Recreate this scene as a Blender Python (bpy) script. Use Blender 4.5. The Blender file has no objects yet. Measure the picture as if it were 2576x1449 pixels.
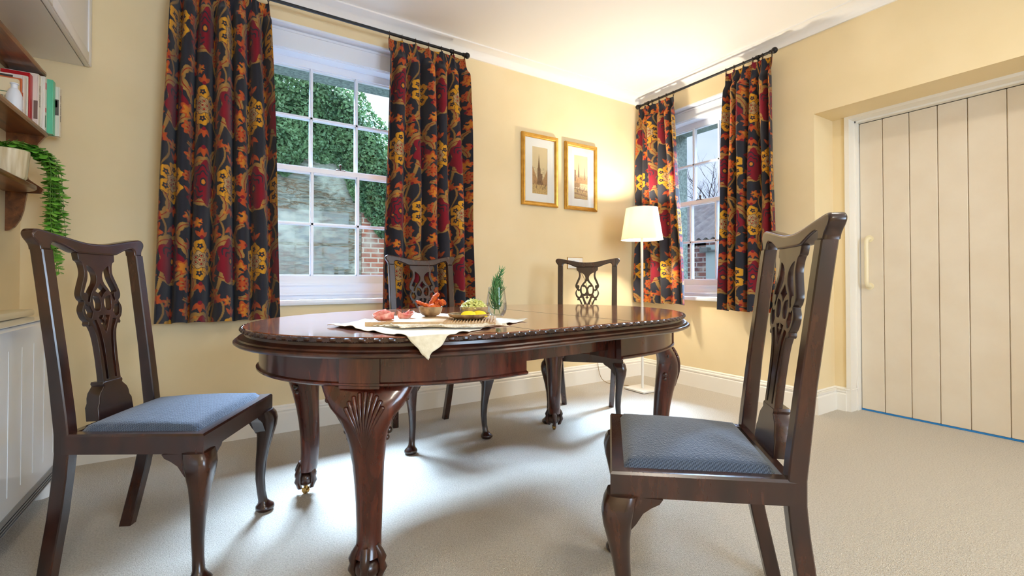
import bpy, bmesh, math, random
import numpy as np
from mathutils import Vector, Matrix
random.seed(7); rng = np.random.default_rng(7)
PI = math.pi
S = bpy.context.scene
COL = S.collection
# ------------------------------------------------------------------ camera, world, sun, big lights, exposure
cd = bpy.data.cameras.new('camera'); cam = bpy.data.objects.new('camera', cd); COL.objects.link(cam)
S.camera = cam
F_PX, YAW, PITCH, ROLL, SY = 1151.36, 0.56124, 0.01242, -0.0006, -37.09
cd.sensor_width = 36.0; cd.lens = F_PX / 2576 * 36; cd.shift_y = SY / 2576; cd.clip_start = 0.02; cd.clip_end = 500
_f = Vector((math.sin(YAW) * math.cos(PITCH), math.cos(YAW) * math.cos(PITCH), math.sin(PITCH)))
_r = Vector((math.cos(YAW), -math.sin(YAW), 0)); _u = _r.cross(_f)
_c, _s = math.cos(ROLL), math.sin(ROLL)
_r2 = _r * _c + _u * _s; _u2 = -_r * _s + _u * _c
M3 = Matrix((_r2, _u2, -_f)).transposed()
cam.matrix_world = Matrix.Translation((-3.3058, -2.9905, 0.8925)) @ M3.to_4x4()

w = bpy.data.worlds.new('sky'); S.world = w; w.use_nodes = True
nt = w.node_tree; bg = nt.nodes['Background']
tc = nt.nodes.new('ShaderNodeTexCoord'); mp = nt.nodes.new('ShaderNodeMapping'); mp.inputs['Scale'].default_value = (1, 1, 2.5)
nz = nt.nodes.new('ShaderNodeTexNoise'); nz.inputs['Scale'].default_value = 2.2; nz.inputs['Detail'].default_value = 4
cr = nt.nodes.new('ShaderNodeValToRGB'); cr.color_ramp.elements[0].position = .35; cr.color_ramp.elements[1].position = .7
cr.color_ramp.elements[0].color = (.50, .62, .90, 1); cr.color_ramp.elements[1].color = (.92, .95, 1.0, 1)
nt.links.new(tc.outputs['Generated'], mp.inputs[0]); nt.links.new(mp.outputs[0], nz.inputs[0])
nt.links.new(nz.outputs[0], cr.inputs[0]); nt.links.new(cr.outputs[0], bg.inputs[0])
bg.inputs[1].default_value = 1.05

def sun(name, d, col, e, ang):
    l = bpy.data.lights.new(name, 'SUN'); l.energy = e; l.color = col; l.angle = math.radians(ang)
    o = bpy.data.objects.new(name, l); COL.objects.link(o)
    o.rotation_euler = (-Vector(d)).to_track_quat('-Z', 'Y').to_euler(); o.location = (d[0] * 8, d[1] * 8, d[2] * 8 + 2)
    return o
sun('sun_overcast', (-.35, -.55, .75), (.86, .93, 1.0), 0.35, 60)      # weak overcast sun from the front of the house; d points towards it

def area(name, loc, rot, sx, sy, e, col, shape='RECTANGLE'):
    l = bpy.data.lights.new(name, 'AREA'); l.shape = shape; l.size = sx
    if shape in ('RECTANGLE', 'ELLIPSE'): l.size_y = sy
    l.energy = e; l.color = col
    o = bpy.data.objects.new(name, l); COL.objects.link(o); o.location = loc; o.rotation_euler = rot
    return o
def aim(o, t): o.rotation_euler = (Vector(t) - o.location).to_track_quat('-Z', 'Y').to_euler()
# daylight: the bright open sky above the garden wall and above the outbuilding
SKY_A = area('sky_light_back', (-2.9, 3.9, 4.9), (0, 0, 0), 5.0, 2.2, 4000, (.50, .70, 1.0)); aim(SKY_A, (-2.8, -.9, .6)); SKY_A.data.spread = math.radians(95)
SKY_B = area('sky_light_side', (3.4, .3, 4.6), (0, 0, 0), 4.5, 2.4, 1400, (.50, .70, 1.0)); aim(SKY_B, (-1.2, -.9, .5)); SKY_B.data.spread = math.radians(60)
area('fill_light_front', (-2.0, -6.05, 1.55), (math.radians(88), 0, 0), 1.7, 1.5, 135, (.58, .77, 1.0))      # added cool fill, shining in through an added window behind the camera
CEIL_FILL = [(-1.3, -2.45, 2.55, 9), (-1.2, -3.6, 2.55, 7), (-3.4, -4.2, 2.55, 20)]  # out-of-frame ceiling lights, added as warm fill for the room
for i, (x, y, z_, e) in enumerate(CEIL_FILL):
    area('ceiling_fill', (x, y, z_), (0, 0, 0), .24, .24, e, (1.0, .92, .79), 'DISK')
LAMP_P = (-.455, -.425)
BULB_E = 47.0
S.view_settings.view_transform = 'Standard'; S.view_settings.look = 'None'
S.view_settings.exposure = 0.35; S.view_settings.gamma = 1.0; S.view_settings.use_curve_mapping = False
S.cycles.max_bounces = 9; S.cycles.diffuse_bounces = 5; S.cycles.transparent_max_bounces = 14
S.cycles.sample_clamp_indirect = 6.0; S.cycles.caustics_reflective = False; S.cycles.caustics_refractive = False

# ------------------------------------------------------------------ helpers
def lin(c):
    return tuple((v / 12.92 if v <= .04045 else ((v + .055) / 1.055) ** 2.4) for v in c)
def rgb(r, g, b): return lin((r / 255, g / 255, b / 255))

class MB:
    def __init__(s): s.v = []; s.f = []
    def add(s, vs, fs):
        o = len(s.v); s.v += [tuple(v) for v in vs]; s.f += [tuple(i + o for i in f) for f in fs]; return s
    def box(s, x0, x1, y0, y1, z0, z1):
        return s.add([(x0, y0, z0), (x1, y0, z0), (x1, y1, z0), (x0, y1, z0), (x0, y0, z1), (x1, y0, z1), (x1, y1, z1), (x0, y1, z1)],
                     [(0, 3, 2, 1), (4, 5, 6, 7), (0, 1, 5, 4), (1, 2, 6, 5), (2, 3, 7, 6), (3, 0, 4, 7)])
    def bbox(s, x0, x1, y0, y1, z0, z1, b=.003):      # bevelled box
        X = (x0, x1); Y = (y0, y1); Z = (z0, z1); bm = bmesh.new()
        vs = [bm.verts.new((X[i], Y[j], Z[k])) for i in (0, 1) for j in (0, 1) for k in (0, 1)]
        bmesh.ops.convex_hull(bm, input=vs)
        bmesh.ops.dissolve_limit(bm, angle_limit=.01, verts=bm.verts, edges=bm.edges)
        bmesh.ops.bevel(bm, geom=list(bm.edges), offset=b, segments=2, profile=.5, affect='EDGES')
        bm.verts.index_update(); s.add([v.co for v in bm.verts], [[v.index for v in f.verts] for f in bm.faces]); bm.free(); return s
    def loft(s, secs, cap=True, closed=True):
        n = len(secs[0]); vs = [p for q in secs for p in q]; fs = []
        for i in range(len(secs) - 1):
            for j in range(n if closed else n - 1):
                k = (j + 1) % n; fs.append((i * n + j, i * n + k, (i + 1) * n + k, (i + 1) * n + j))
        if cap: fs.append(tuple(range(n))[::-1]); fs.append(tuple((len(secs) - 1) * n + j for j in range(n)))
        return s.add(vs, fs)
    def tube(s, pts, r, n=10, cap=True, flat=1.0):
        pts = [Vector(p) for p in pts]; rr = r if hasattr(r, '__len__') else [r] * len(pts)
        secs = []; up = None
        for i, p in enumerate(pts):
            t = (pts[min(i + 1, len(pts) - 1)] - pts[max(i - 1, 0)]).normalized()
            if up is None: up = Vector((0, 0, 1)) if abs(t.z) < .9 else Vector((1, 0, 0))
            a = (up - t * up.dot(t)).normalized(); b = t.cross(a); up = a
            secs.append([p + (a * math.cos(2 * PI * k / n) * flat + b * math.sin(2 * PI * k / n)) * rr[i] for k in range(n)])
        return s.loft(secs, cap)
    def lathe(s, prof, c=(0, 0, 0), n=32, cap=False):
        secs = [[(c[0] + r * math.cos(2 * PI * k / n), c[1] + r * math.sin(2 * PI * k / n), c[2] + z) for k in range(n)] for r, z in prof]
        return s.loft(secs, cap)
    def sphere(s, c, r, n=14, m=10, sc=(1, 1, 1)):
        return s.lathe_s(c, r, n, m, sc)
    def lathe_s(s, c, r, n, m, sc):
        secs = []
        for i in range(m + 1):
            a = PI * i / m; q = max(math.sin(a), 1e-3)
            secs.append([(c[0] + r * sc[0] * q * math.cos(2 * PI * k / n), c[1] + r * sc[1] * q * math.sin(2 * PI * k / n), c[2] - r * sc[2] * math.cos(a)) for k in range(n)])
        return s.loft(secs, True)
    def prism(s, poly, axis, a0, a1):
        """polygon (p,q) extruded along axis; axis 0: (y,z), 1: (x,z), 2: (x,y)"""
        def P(p, q, a): return (a, p, q) if axis == 0 else (p, a, q) if axis == 1 else (p, q, a)
        n = len(poly); vs = [P(*p, a0) for p in poly] + [P(*p, a1) for p in poly]
        fs = [tuple(range(n))[::-1], tuple(range(n, 2 * n))] + [(i, (i + 1) % n, n + (i + 1) % n, n + i) for i in range(n)]
        return s.add(vs, fs)
    def xf(s, m, start=0):
        s.v[start:] = [tuple(m @ Vector(v)) for v in s.v[start:]]; return s
    def build(s, name, mat, parent=None, smooth=True, auto=35):
        me = bpy.data.meshes.new(name); me.from_pydata(s.v, [], s.f); me.update()
        bm = bmesh.new(); bm.from_mesh(me); bmesh.ops.recalc_face_normals(bm, faces=bm.faces); bm.to_mesh(me); bm.free()
        return link(name, me, mat, parent, smooth, auto)

def link(name, me, mat, parent=None, smooth=True, auto=35):
    me.materials.clear()
    for m in (mat if isinstance(mat, (list, tuple)) else [mat]): me.materials.append(m)
    me.polygons.foreach_set('use_smooth', [smooth] * len(me.polygons))
    if smooth and auto and auto < 180: me.set_sharp_from_angle(angle=math.radians(auto))
    o = bpy.data.objects.new(name, me); COL.objects.link(o)
    if parent: o.parent = parent
    return o
def tag(o, label=None, cat=None, group=None, kind=None):
    if label: o['label'] = label
    if cat: o['category'] = cat
    if group: o['group'] = group
    if kind: o['kind'] = kind
    return o
def empty(name, loc=(0, 0, 0), rz=0, label=None, cat=None, group=None, kind=None):
    o = bpy.data.objects.new(name, None); o.empty_display_size = .1; COL.objects.link(o); o.location = loc; o.rotation_euler = (0, 0, rz)
    return tag(o, label, cat, group, kind)
def copy_tree(o, parent=None):
    c = o.copy(); COL.objects.link(c); c.parent = parent
    for ch in list(o.children): copy_tree(ch, c)
    return c
def struct(mb, name, mat, smooth=False, parent=None, auto=35):
    o = mb.build(name, mat, parent, smooth, auto)
    if not parent: o['kind'] = 'structure'
    return o
def spline(pts, n=8, closed=False):
    P = [Vector(p) for p in pts]; out = []; N = len(P); rng_ = range(N) if closed else range(N - 1)
    for i in rng_:
        if closed: a, b, c, d = P[(i - 1) % N], P[i], P[(i + 1) % N], P[(i + 2) % N]
        else: a, b, c, d = P[max(i - 1, 0)], P[i], P[i + 1], P[min(i + 2, N - 1)]
        for k in range(n):
            t = k / n
            out.append(.5 * ((2 * b) + (c - a) * t + (2 * a - 5 * b + 4 * c - d) * t * t + (3 * b - a - 3 * c + d) * t ** 3))
    if not closed: out.append(P[-1])
    return out

# ------------------------------------------------------------------ materials
def mat(name, col, rough=.5, metal=0, spec=.5, coat=0, coat_r=.1, sheen=0, alpha=1):
    m = bpy.data.materials.new(name); m.use_nodes = True; b = m.node_tree.nodes['Principled BSDF']
    b.inputs['Base Color'].default_value = (*col, 1); b.inputs['Roughness'].default_value = rough; b.inputs['Metallic'].default_value = metal
    b.inputs['Specular IOR Level'].default_value = spec; b.inputs['Coat Weight'].default_value = coat; b.inputs['Coat Roughness'].default_value = coat_r
    b.inputs['Sheen Weight'].default_value = sheen
    return m
def N(m, t, **kw):
    n = m.node_tree.nodes.new('ShaderNode' + t)
    for k, v in kw.items():
        if hasattr(n, k) and not k[0].isupper(): setattr(n, k, v)
        else: n.inputs[k].default_value = v
    return n
def L(m, a, b): m.node_tree.links.new(a, b)
def noise_mat(name, c1, c2, scale=20, rough=.6, bump=.1, stretch=(1, 1, 1), detail=6, bscale=None, p0=.35, p1=.7, dist=.002, **kw):
    m = mat(name, c1, rough, **kw); b = m.node_tree.nodes['Principled BSDF']
    tc = N(m, 'TexCoord'); mp = N(m, 'Mapping'); mp.inputs['Scale'].default_value = stretch
    L(m, tc.outputs['Object'], mp.inputs[0])
    n1 = N(m, 'TexNoise', Scale=scale, Detail=detail); L(m, mp.outputs[0], n1.inputs[0])
    r = N(m, 'ValToRGB'); e = r.color_ramp.elements; e[0].color = (*c1, 1); e[1].color = (*c2, 1); e[0].position = p0; e[1].position = p1
    L(m, n1.outputs[0], r.inputs[0]); L(m, r.outputs[0], b.inputs['Base Color'])
    if bump:
        n2 = N(m, 'TexNoise', Scale=bscale or scale, Detail=4); L(m, mp.outputs[0], n2.inputs[0])
        bp = N(m, 'Bump', Strength=bump, Distance=dist); L(m, n2.outputs[0], bp.inputs['Height']); L(m, bp.outputs[0], b.inputs['Normal'])
    return m
def wood_mat(name, c1, c2, c3, rough=.3, coat=.3, stretch=(1, 12, 12), scale=3, coat_r=.12, bump=.03):
    m = mat(name, c1, rough, coat=coat, coat_r=coat_r); b = m.node_tree.nodes['Principled BSDF']
    tc = N(m, 'TexCoord'); mp = N(m, 'Mapping'); mp.inputs['Scale'].default_value = stretch; L(m, tc.outputs['Object'], mp.inputs[0])
    n1 = N(m, 'TexNoise', Scale=scale, Detail=7, Distortion=.6); L(m, mp.outputs[0], n1.inputs[0])
    n2 = N(m, 'TexNoise', Scale=scale * 9, Detail=3); L(m, mp.outputs[0], n2.inputs[0])
    r = N(m, 'ValToRGB'); cr = r.color_ramp; cr.elements[0].position = .3; cr.elements[1].position = .72
    cr.elements[0].color = (*c1, 1); cr.elements[1].color = (*c3, 1); e = cr.elements.new(.5); e.color = (*c2, 1)
    mx = N(m, 'Mix', data_type='RGBA', blend_type='MULTIPLY'); mx.inputs[0].default_value = .45
    L(m, n1.outputs[0], r.inputs[0]); L(m, r.outputs[0], mx.inputs[6]); L(m, n2.outputs[0], mx.inputs[7]); L(m, mx.outputs[2], b.inputs['Base Color'])
    bp = N(m, 'Bump', Strength=bump, Distance=.001); L(m, n2.outputs[0], bp.inputs['Height']); L(m, bp.outputs[0], b.inputs['Normal'])
    return m
def attr_mat(name, rough=.85, weave=0, spec=.3, sheen=0):
    m = mat(name, (.5, .5, .5), rough, spec=spec, sheen=sheen); b = m.node_tree.nodes['Principled BSDF']
    a = N(m, 'VertexColor', layer_name='Col'); 
    if weave:
        uv = N(m, 'UVMap'); wv = N(m, 'TexWave', Scale=weave, wave_type='BANDS', bands_direction='X'); wv2 = N(m, 'TexWave', Scale=weave, wave_type='BANDS', bands_direction='Y')
        L(m, uv.outputs[0], wv.inputs[0]); L(m, uv.outputs[0], wv2.inputs[0])
        ma = N(m, 'Math', operation='MULTIPLY'); L(m, wv.outputs[1], ma.inputs[0]); L(m, wv2.outputs[1], ma.inputs[1])
        bp = N(m, 'Bump', Strength=.25, Distance=.001); L(m, ma.outputs[0], bp.inputs['Height']); L(m, bp.outputs[0], b.inputs['Normal'])
        mx = N(m, 'Mix', data_type='RGBA', blend_type='MULTIPLY'); mx.inputs[0].default_value = .25
        L(m, a.outputs[0], mx.inputs[6]); L(m, ma.outputs[0], mx.inputs[7]); L(m, mx.outputs[2], b.inputs['Base Color'])
    else: L(m, a.outputs[0], b.inputs['Base Color'])
    return m
def glass_mat(name, tint=(.97, .98, 1.0), refl=1.0):
    m = bpy.data.materials.new(name); m.use_nodes = True; n = m.node_tree.nodes; n.remove(n['Principled BSDF'])
    t = N(m, 'BsdfTransparent'); t.inputs[0].default_value = (*tint, 1); g = N(m, 'BsdfGlossy', Roughness=.02)
    fr = N(m, 'Fresnel', IOR=1.45); mx = N(m, 'MixShader'); mu = N(m, 'Math', operation='MULTIPLY'); mu.inputs[1].default_value = refl
    L(m, fr.outputs[0], mu.inputs[0]); L(m, mu.outputs[0], mx.inputs[0]); L(m, t.outputs[0], mx.inputs[1]); L(m, g.outputs[0], mx.inputs[2]); L(m, mx.outputs[0], n['Material Output'].inputs[0])
    return m

M_wall = noise_mat('cream_wall_paint', rgb(234, 213, 169), rgb(238, 218, 177), 3, .75, .05, bscale=90, dist=.001, spec=.3)
M_ceil = mat('white_ceiling_paint', rgb(243, 240, 236), .8, spec=.2)
M_trim = mat('white_satin_paint', rgb(243, 238, 228), .38)
M_white = mat('white_gloss_paint', rgb(232, 238, 248), .32)
M_carpet = noise_mat('beige_wool_carpet', rgb(196, 183, 162), rgb(228, 217, 199), 170, .95, .9, detail=3, bscale=260, p0=.25, p1=.62, dist=.012, spec=.1, sheen=.3)
M_chair = wood_mat('dark_mahogany', rgb(34, 17, 12), rgb(54, 27, 19), rgb(80, 42, 26), .27, .45, (4, 4, 1), 5, .22)
M_table = wood_mat('red_mahogany', rgb(46, 17, 11), rgb(80, 30, 18), rgb(114, 49, 28), .26, .45, (5, 5, .9), 4, .12, .02)
M_top = wood_mat('polished_mahogany_top', rgb(112, 56, 30), rgb(150, 82, 45), rgb(178, 106, 62), .15, .8, (1.2, 14, 1), 5, .07, .015)
M_carved = wood_mat('carved_mahogany', rgb(34, 16, 10), rgb(58, 27, 16), rgb(88, 44, 25), .3, .4, (3, 3, 3), 6, .2)
M_shelf = wood_mat('brown_shelf_wood', rgb(92, 50, 22), rgb(132, 76, 36), rgb(160, 98, 50), .34, .3, (8, 1, 8), 4)
M_rod = mat('black_iron', rgb(30, 28, 28), .42, metal=.4)
M_bronze = mat('dark_bronze_ring', rgb(60, 44, 34), .35, metal=.8)
M_cab = mat('white_cabinet_lacquer', rgb(236, 234, 232), .3)
M_heater = mat('white_enamel', rgb(232, 236, 240), .12, coat=.5, coat_r=.05)
M_grille = mat('grey_metal_grille', rgb(150, 150, 150), .4, metal=.5)
M_darkgap = mat('dark_gap', rgb(40, 38, 36), .8)
M_lampw = mat('white_metal_lamp', rgb(244, 240, 232), .35)
M_gold = noise_mat('gilt_wood', rgb(196, 146, 62), rgb(220, 172, 84), 25, .32, .3, metal=.75, dist=.001)
M_mat = mat('cream_mount_card', rgb(246, 243, 234), .7)
M_linen = noise_mat('natural_linen', rgb(214, 204, 178), rgb(232, 225, 204), 60, .9, .4, bscale=400, dist=.001, spec=.1, sheen=.3)
M_gauze = noise_mat('jute_gauze', rgb(206, 184, 150), rgb(236, 222, 198), 220, .95, .9, bscale=500, dist=.002, spec=.05)
M_board = wood_mat('beech_board', rgb(206, 160, 110), rgb(222, 182, 132), rgb(232, 198, 152), .5, .05, (2, 16, 2), 5)
M_bowl = noise_mat('speckled_stoneware', rgb(120, 92, 62), rgb(176, 146, 106), 30, .35, .1, p0=.4, p1=.6)
M_bowl_in = noise_mat('glazed_stoneware', rgb(178, 164, 136), rgb(150, 134, 108), 40, .25, .05)
M_chick = noise_mat('orange_fried_crumb', rgb(196, 66, 10), rgb(232, 120, 34), 90, .7, 1.0, bscale=300, dist=.003)
M_ham = noise_mat('cured_ham', rgb(206, 96, 84), rgb(240, 186, 166), 50, .4, .1)
M_pasta = noise_mat('herbed_pasta', rgb(176, 176, 70), rgb(236, 232, 150), 70, .4, .3)
M_herb = mat('chopped_herb', rgb(70, 128, 32), .5)
M_lemon = mat('lemon_flesh', rgb(248, 220, 40), .35)
M_leaf = noise_mat('succulent_leaf', rgb(84, 150, 44), rgb(132, 194, 72), 25, .42, .0)
M_stem = mat('green_stem', rgb(84, 124, 48), .6)
M_rose = noise_mat('rosemary_needle', rgb(52, 106, 50), rgb(96, 150, 84), 30, .5, 0)
M_pane = glass_mat('window_glass', (.97, .985, .985), .14)
M_pglass = glass_mat('picture_glass', (1, 1, 1), .35)
M_tumbler = glass_mat('tumbler_glass', (.985, .995, .995), .35)
M_water = glass_mat('water', (.94, .97, .98), .7)
M_granite = noise_mat('grey_granite', rgb(64, 72, 62), rgb(112, 118, 106), 60, .9, .5)
M_cordw = mat('white_cord', rgb(232, 228, 216), .5)

def seat_mat():
    m = mat('slate_blue_weave', rgb(66, 84, 112), .85, spec=.2, sheen=.35); b = m.node_tree.nodes['Principled BSDF']
    tc = N(m, 'TexCoord'); mp = N(m, 'Mapping'); mp.inputs['Rotation'].default_value = (0, 0, .3); mp.inputs['Scale'].default_value = (1, 1, 0); L(m, tc.outputs['Object'], mp.inputs[0])
    ck = N(m, 'TexChecker', Scale=330); L(m, mp.outputs[0], ck.inputs[0]); ck.inputs[1].default_value = (*rgb(82, 95, 114), 1); ck.inputs[2].default_value = (*rgb(52, 62, 78), 1)
    w1 = N(m, 'TexVoronoi', Scale=240); L(m, mp.outputs[0], w1.inputs[0])
    bp = N(m, 'Bump', Strength=.8, Distance=.002); L(m, w1.outputs[0], bp.inputs['Height']); L(m, bp.outputs[0], b.inputs['Normal']); L(m, ck.outputs[0], b.inputs['Base Color'])
    return m
M_seat = seat_mat()

# ------------------------------------------------------------------ room shell
XL, YB, ZC = -4.103, -5.6, 2.58           # left wall, back of the room, ceiling
OAX0, OAX1, OAZ0, OAZ1 = -3.205, -2.195, .765, 2.42
OBY0, OBY1, OBZ0, OBZ1 = -1.035, -.125, .742, 2.36
RY0, RY1, RZ, RD = -2.95, -1.497, 1.985, .26
fl = MB(); fl.box(XL - .2, .6, YB - .2, .45, -.1, 0); floor = struct(fl, 'floor', M_carpet)
c = MB(); c.box(XL - .2, .6, YB - .2, .45, ZC, ZC + .1); struct(c, 'ceiling', M_ceil)
a = MB(); T = .2
a.box(XL - .2, OAX0, 0, T, 0, ZC); a.box(OAX1, .2, 0, T, 0, ZC); a.box(OAX0, OAX1, 0, T, 0, OAZ0); a.box(OAX0, OAX1, 0, T, OAZ1, ZC)
struct(a, 'wall_back', M_wall)
a = MB(); GX0, GX1, GZ1 = -3.17, -2.21, 2.275
a.box(XL - .2, GX0, T, .45, -.3, 3.2); a.box(GX1, .45, T, .45, -.3, 3.2); a.box(GX0, GX1, T, .45, -.3, .74); a.box(GX0, GX1, T, .45, GZ1, 3.2)
struct(a, 'trim_1', M_granite)
a = MB(); a.box(0, T, OBY1, T, 0, ZC); a.box(0, T, RY1, OBY0, 0, ZC); a.box(0, T, OBY0, OBY1, 0, OBZ0); a.box(0, T, OBY0, OBY1, OBZ1, ZC)
a.box(0, RD + .3, RY0, RY1, RZ, ZC); a.box(0, RD + .3, YB - .2, RY0, 0, ZC); a.box(T, RD + .4, RY1, RY1 + .06, 0, ZC)
a.box(RD, RD + .3, -1.571, RY1, 0, RZ)
struct(a, 'wall_right', M_wall)
a = MB(); hy0, hy1, hz = -.985, -.176, 2.25
a.box(T, .45, hy1, .45, -.3, 3.2); a.box(T, .45, -1.44, hy0, -.3, 3.2); a.box(T, .45, hy0, hy1, -.3, .72); a.box(T, .45, hy0, hy1, hz, 3.2)
struct(a, 'trim_2', M_granite)
a = MB(); a.box(XL - .2, XL, YB - .2, .2, 0, ZC); struct(a, 'wall_left', M_wall)
a = MB(); a.box(XL, -2.75, YB - .2, YB, 0, ZC); a.box(-1.25, .3, YB - .2, YB, 0, ZC); a.box(-2.75, -1.25, YB - .2, YB, 0, .85); a.box(-2.75, -1.25, YB - .2, YB, 2.2, ZC); struct(a, 'wall_front', M_wall)
a = MB()
for (x0_, x1_, z0_, z1_) in ((-2.75, -2.69, .85, 2.2), (-1.31, -1.25, .85, 2.2), (-2.69, -1.31, .85, .91), (-2.69, -1.31, 2.14, 2.2), (-2.69, -1.31, 1.50, 1.55), (-2.24, -2.22, .91, 2.14), (-1.78, -1.76, .91, 2.14)): a.box(x0_, x1_, YB - .15, YB - .10, z0_, z1_)
struct(a, 'fill_window', M_white)  # unseen window, added with its wall opening to let the cool fill in
# cornice: profile (distance from wall, height)
CZ = 2.512
cor = [(0, CZ), (.012, CZ), (.014, CZ + .006)] + [(.014 + .078 * (1 - math.cos(t)) , CZ + .006 + .052 * math.sin(t)) for t in [PI / 2 * k / 8 for k in range(1, 9)]] + [(.104, CZ + .058), (.104, ZC), (0, ZC)]
def run(prof, pts, mb):
    """profile swept along a polyline on the floor plan with the room on its right-hand side, mitred"""
    P = [Vector((p[0], p[1])) for p in pts]; secs = []
    for i, p in enumerate(P):
        d0 = (p - P[i - 1]).normalized() if i else None; d1 = (P[i + 1] - p).normalized() if i < len(P) - 1 else None
        n0 = Vector((d0.y, -d0.x)) if d0 else None; n1 = Vector((d1.y, -d1.x)) if d1 else None
        if n0 is None: n = n1
        elif n1 is None: n = n0
        else: n = (n0 + n1) / (1 + n0.dot(n1))
        secs.append([(p.x + n.x * q[0], p.y + n.y * q[0], q[1]) for q in prof])
    mb.loft(secs); return mb
a = MB(); run(cor, [(XL, YB), (XL, 0), (0, 0), (0, YB)], a); struct(a, 'trim_3', M_ceil, True)
bb = [(0, 0), (.02, 0), (.02, .112), (.013, .118), (.013, .122), (.019, .128), (.018, .136), (.008, .142), (.009, .150), (.004, .157), (0, .158)]
a = MB(); run(bb, [(XL, YB), (XL, 0), (-.0, 0)], a); struct(a, 'baseboard_back', M_trim)
a = MB(); run(bb, [(0, 0), (0, RY1), (RD, RY1), (RD, -1.571)], a); struct(a, 'baseboard_right', M_trim)
a = MB(); run(bb, [(0, RY0), (0, YB)], a); struct(a, 'baseboard_front', M_trim)

# ------------------------------------------------------------------ windows (built in a local frame: u along the wall, d outwards, z up)
def make_window(name, P, u0, u1, g0, g1, z0, z1, zt, zmid, zb, label_side):
    """P(u,d,z)->world ; opening u0..u1, glass g0..g1; zt top of glass, zmid meeting rail, zb bottom of glass"""
    root = empty(name, P((u0 + u1) / 2, .1, z0), kind='structure')
    inv = root.location.copy()
    def put(mb, nm, m, par=root, smooth=False):
        mb.v = [tuple(Vector(P(*v)) - (inv if par is root else inv)) for v in mb.v]
        return mb.build(nm, m, par, smooth)
    e = .02
    f = MB()                                                    # lining, head and sill boards
    f.box(u0, u0 + .012, 0, .19, z0, z1); f.box(u1 - .012, u1, 0, .19, z0, z1); f.box(u0, u1, 0, .19, z1 - .012, z1)
    fb = max(z1 - .145, zt + .056)
    f.box(u0, u1, .06, .085, fb, z1 - .012); f.box(u0, u1, .08, .16, fb - .008, fb + .03)
    for (dd, za, zz) in ((.052, z1 - .03, z1 - .02), (.052, fb - .010, fb + .010), (.046, fb - .005, fb + .003)): f.box(u0, u1, dd, .1, za, zz)
    f.box(u0, g0 - .045, .075, .2, z0, z1); f.box(g1 + .045, u1, .075, .2, z0, z1); f.box(u0, u1, .09, .2, zt + .045, z1)
    f.box(g0 - .055, g0 - .042, .06, .1, z0 + .05, zt + .05); f.box(g1 + .042, g1 + .055, .06, .1, z0 + .05, zt + .05); f.box(g0 - .055, g1 + .055, .06, .1, zt + .043, zt + .056)
    f.box(u0, u1, .075, .2, z0, zb - .048)
    f.box(g0 - .05, g1 + .05, .06, .1, z0 + .028, z0 + .04); f.box(g0 - .05, g1 + .05, .066, .1, zb - .062, zb - .052)
    put(f, 'window_frame', M_white)
    s = MB(); s.bbox(u0 - .06, u1 + .06, -.035, .09, z0 - .028, z0 + .004, .006); put(s, 'window_sill', M_white, smooth=True)
    def sash(nm, d0, za, zc, top, bot):
        m = MB(); th = .042; w_ = .020
        m.box(g0 - .045, g0, d0, d0 + th, za - bot, zc + top); m.box(g1, g1 + .045, d0, d0 + th, za - bot, zc + top)
        m.box(g0, g1, d0, d0 + th, za - bot, za); m.box(g0, g1, d0, d0 + th, zc, zc + top)
        pw = (g1 - g0) / 3
        for k in (1, 2):
            m.box(g0 + k * pw - w_ / 2, g0 + k * pw + w_ / 2, d0 + .012, d0 + th, za, zc); m.box(g0 + k * pw - .006, g0 + k * pw + .006, d0 + .002, d0 + th, za, zc)
        zm = (za + zc) / 2
        m.box(g0, g1, d0 + .012, d0 + th, zm - w_ / 2, zm + w_ / 2); m.box(g0, g1, d0 + .002, d0 + th, zm - .006, zm + .006)
        for (a_, b_) in ((g0, g0 + .008), (g1 - .008, g1)): m.box(a_, b_, d0 + .012, d0 + th, za, zc)
        m.box(g0, g1, d0 + .012, d0 + th, za, za + .008); m.box(g0, g1, d0 + .012, d0 + th, zc - .008, zc)
        o = put(m, nm, M_white)
        for r in range(2):
            for k in range(3):
                p = MB(); ya = za if r == 0 else zm; yb = zm if r == 0 else zc
                p.box(g0 + k * pw + .004, g0 + (k + 1) * pw - .004, d0 + .028, d0 + .031, ya + .004, yb - .004)
                put(p, 'window_pane', M_pane, o)
        return o
    up = sash('upper_sash', .150, zmid + .025, zt, .045, .026)
    lo = sash('lower_sash', .104, zb, zmid - .012, .03, .05)
    k = MB(); um = (g0 + g1) / 2 + .03
    k.bbox(um - .03, um + .03, .10, .14, zmid + .018, zmid + .024, .002); k.tube([P_id(um, .12, zmid + .02), P_id(um, .12, zmid + .045)], .006); k.sphere((um, .12, zmid + .052), .010, 8, 6)
    put(k, 'sash_catch', M_bronze, smooth=True)
    return root
def P_id(u, d, z): return (u, d, z)
make_window('window_1', lambda u, d, z: (u, d, z), OAX0, OAX1, -3.122, -2.279, OAZ0, OAZ1, 2.235, 1.575, .913, 'A')
make_window('window_2', lambda u, d, z: (d, u, z), OBY0, OBY1, -.945, -.222, OBZ0, OBZ1, 2.205, 1.545, .885, 'B')

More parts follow.
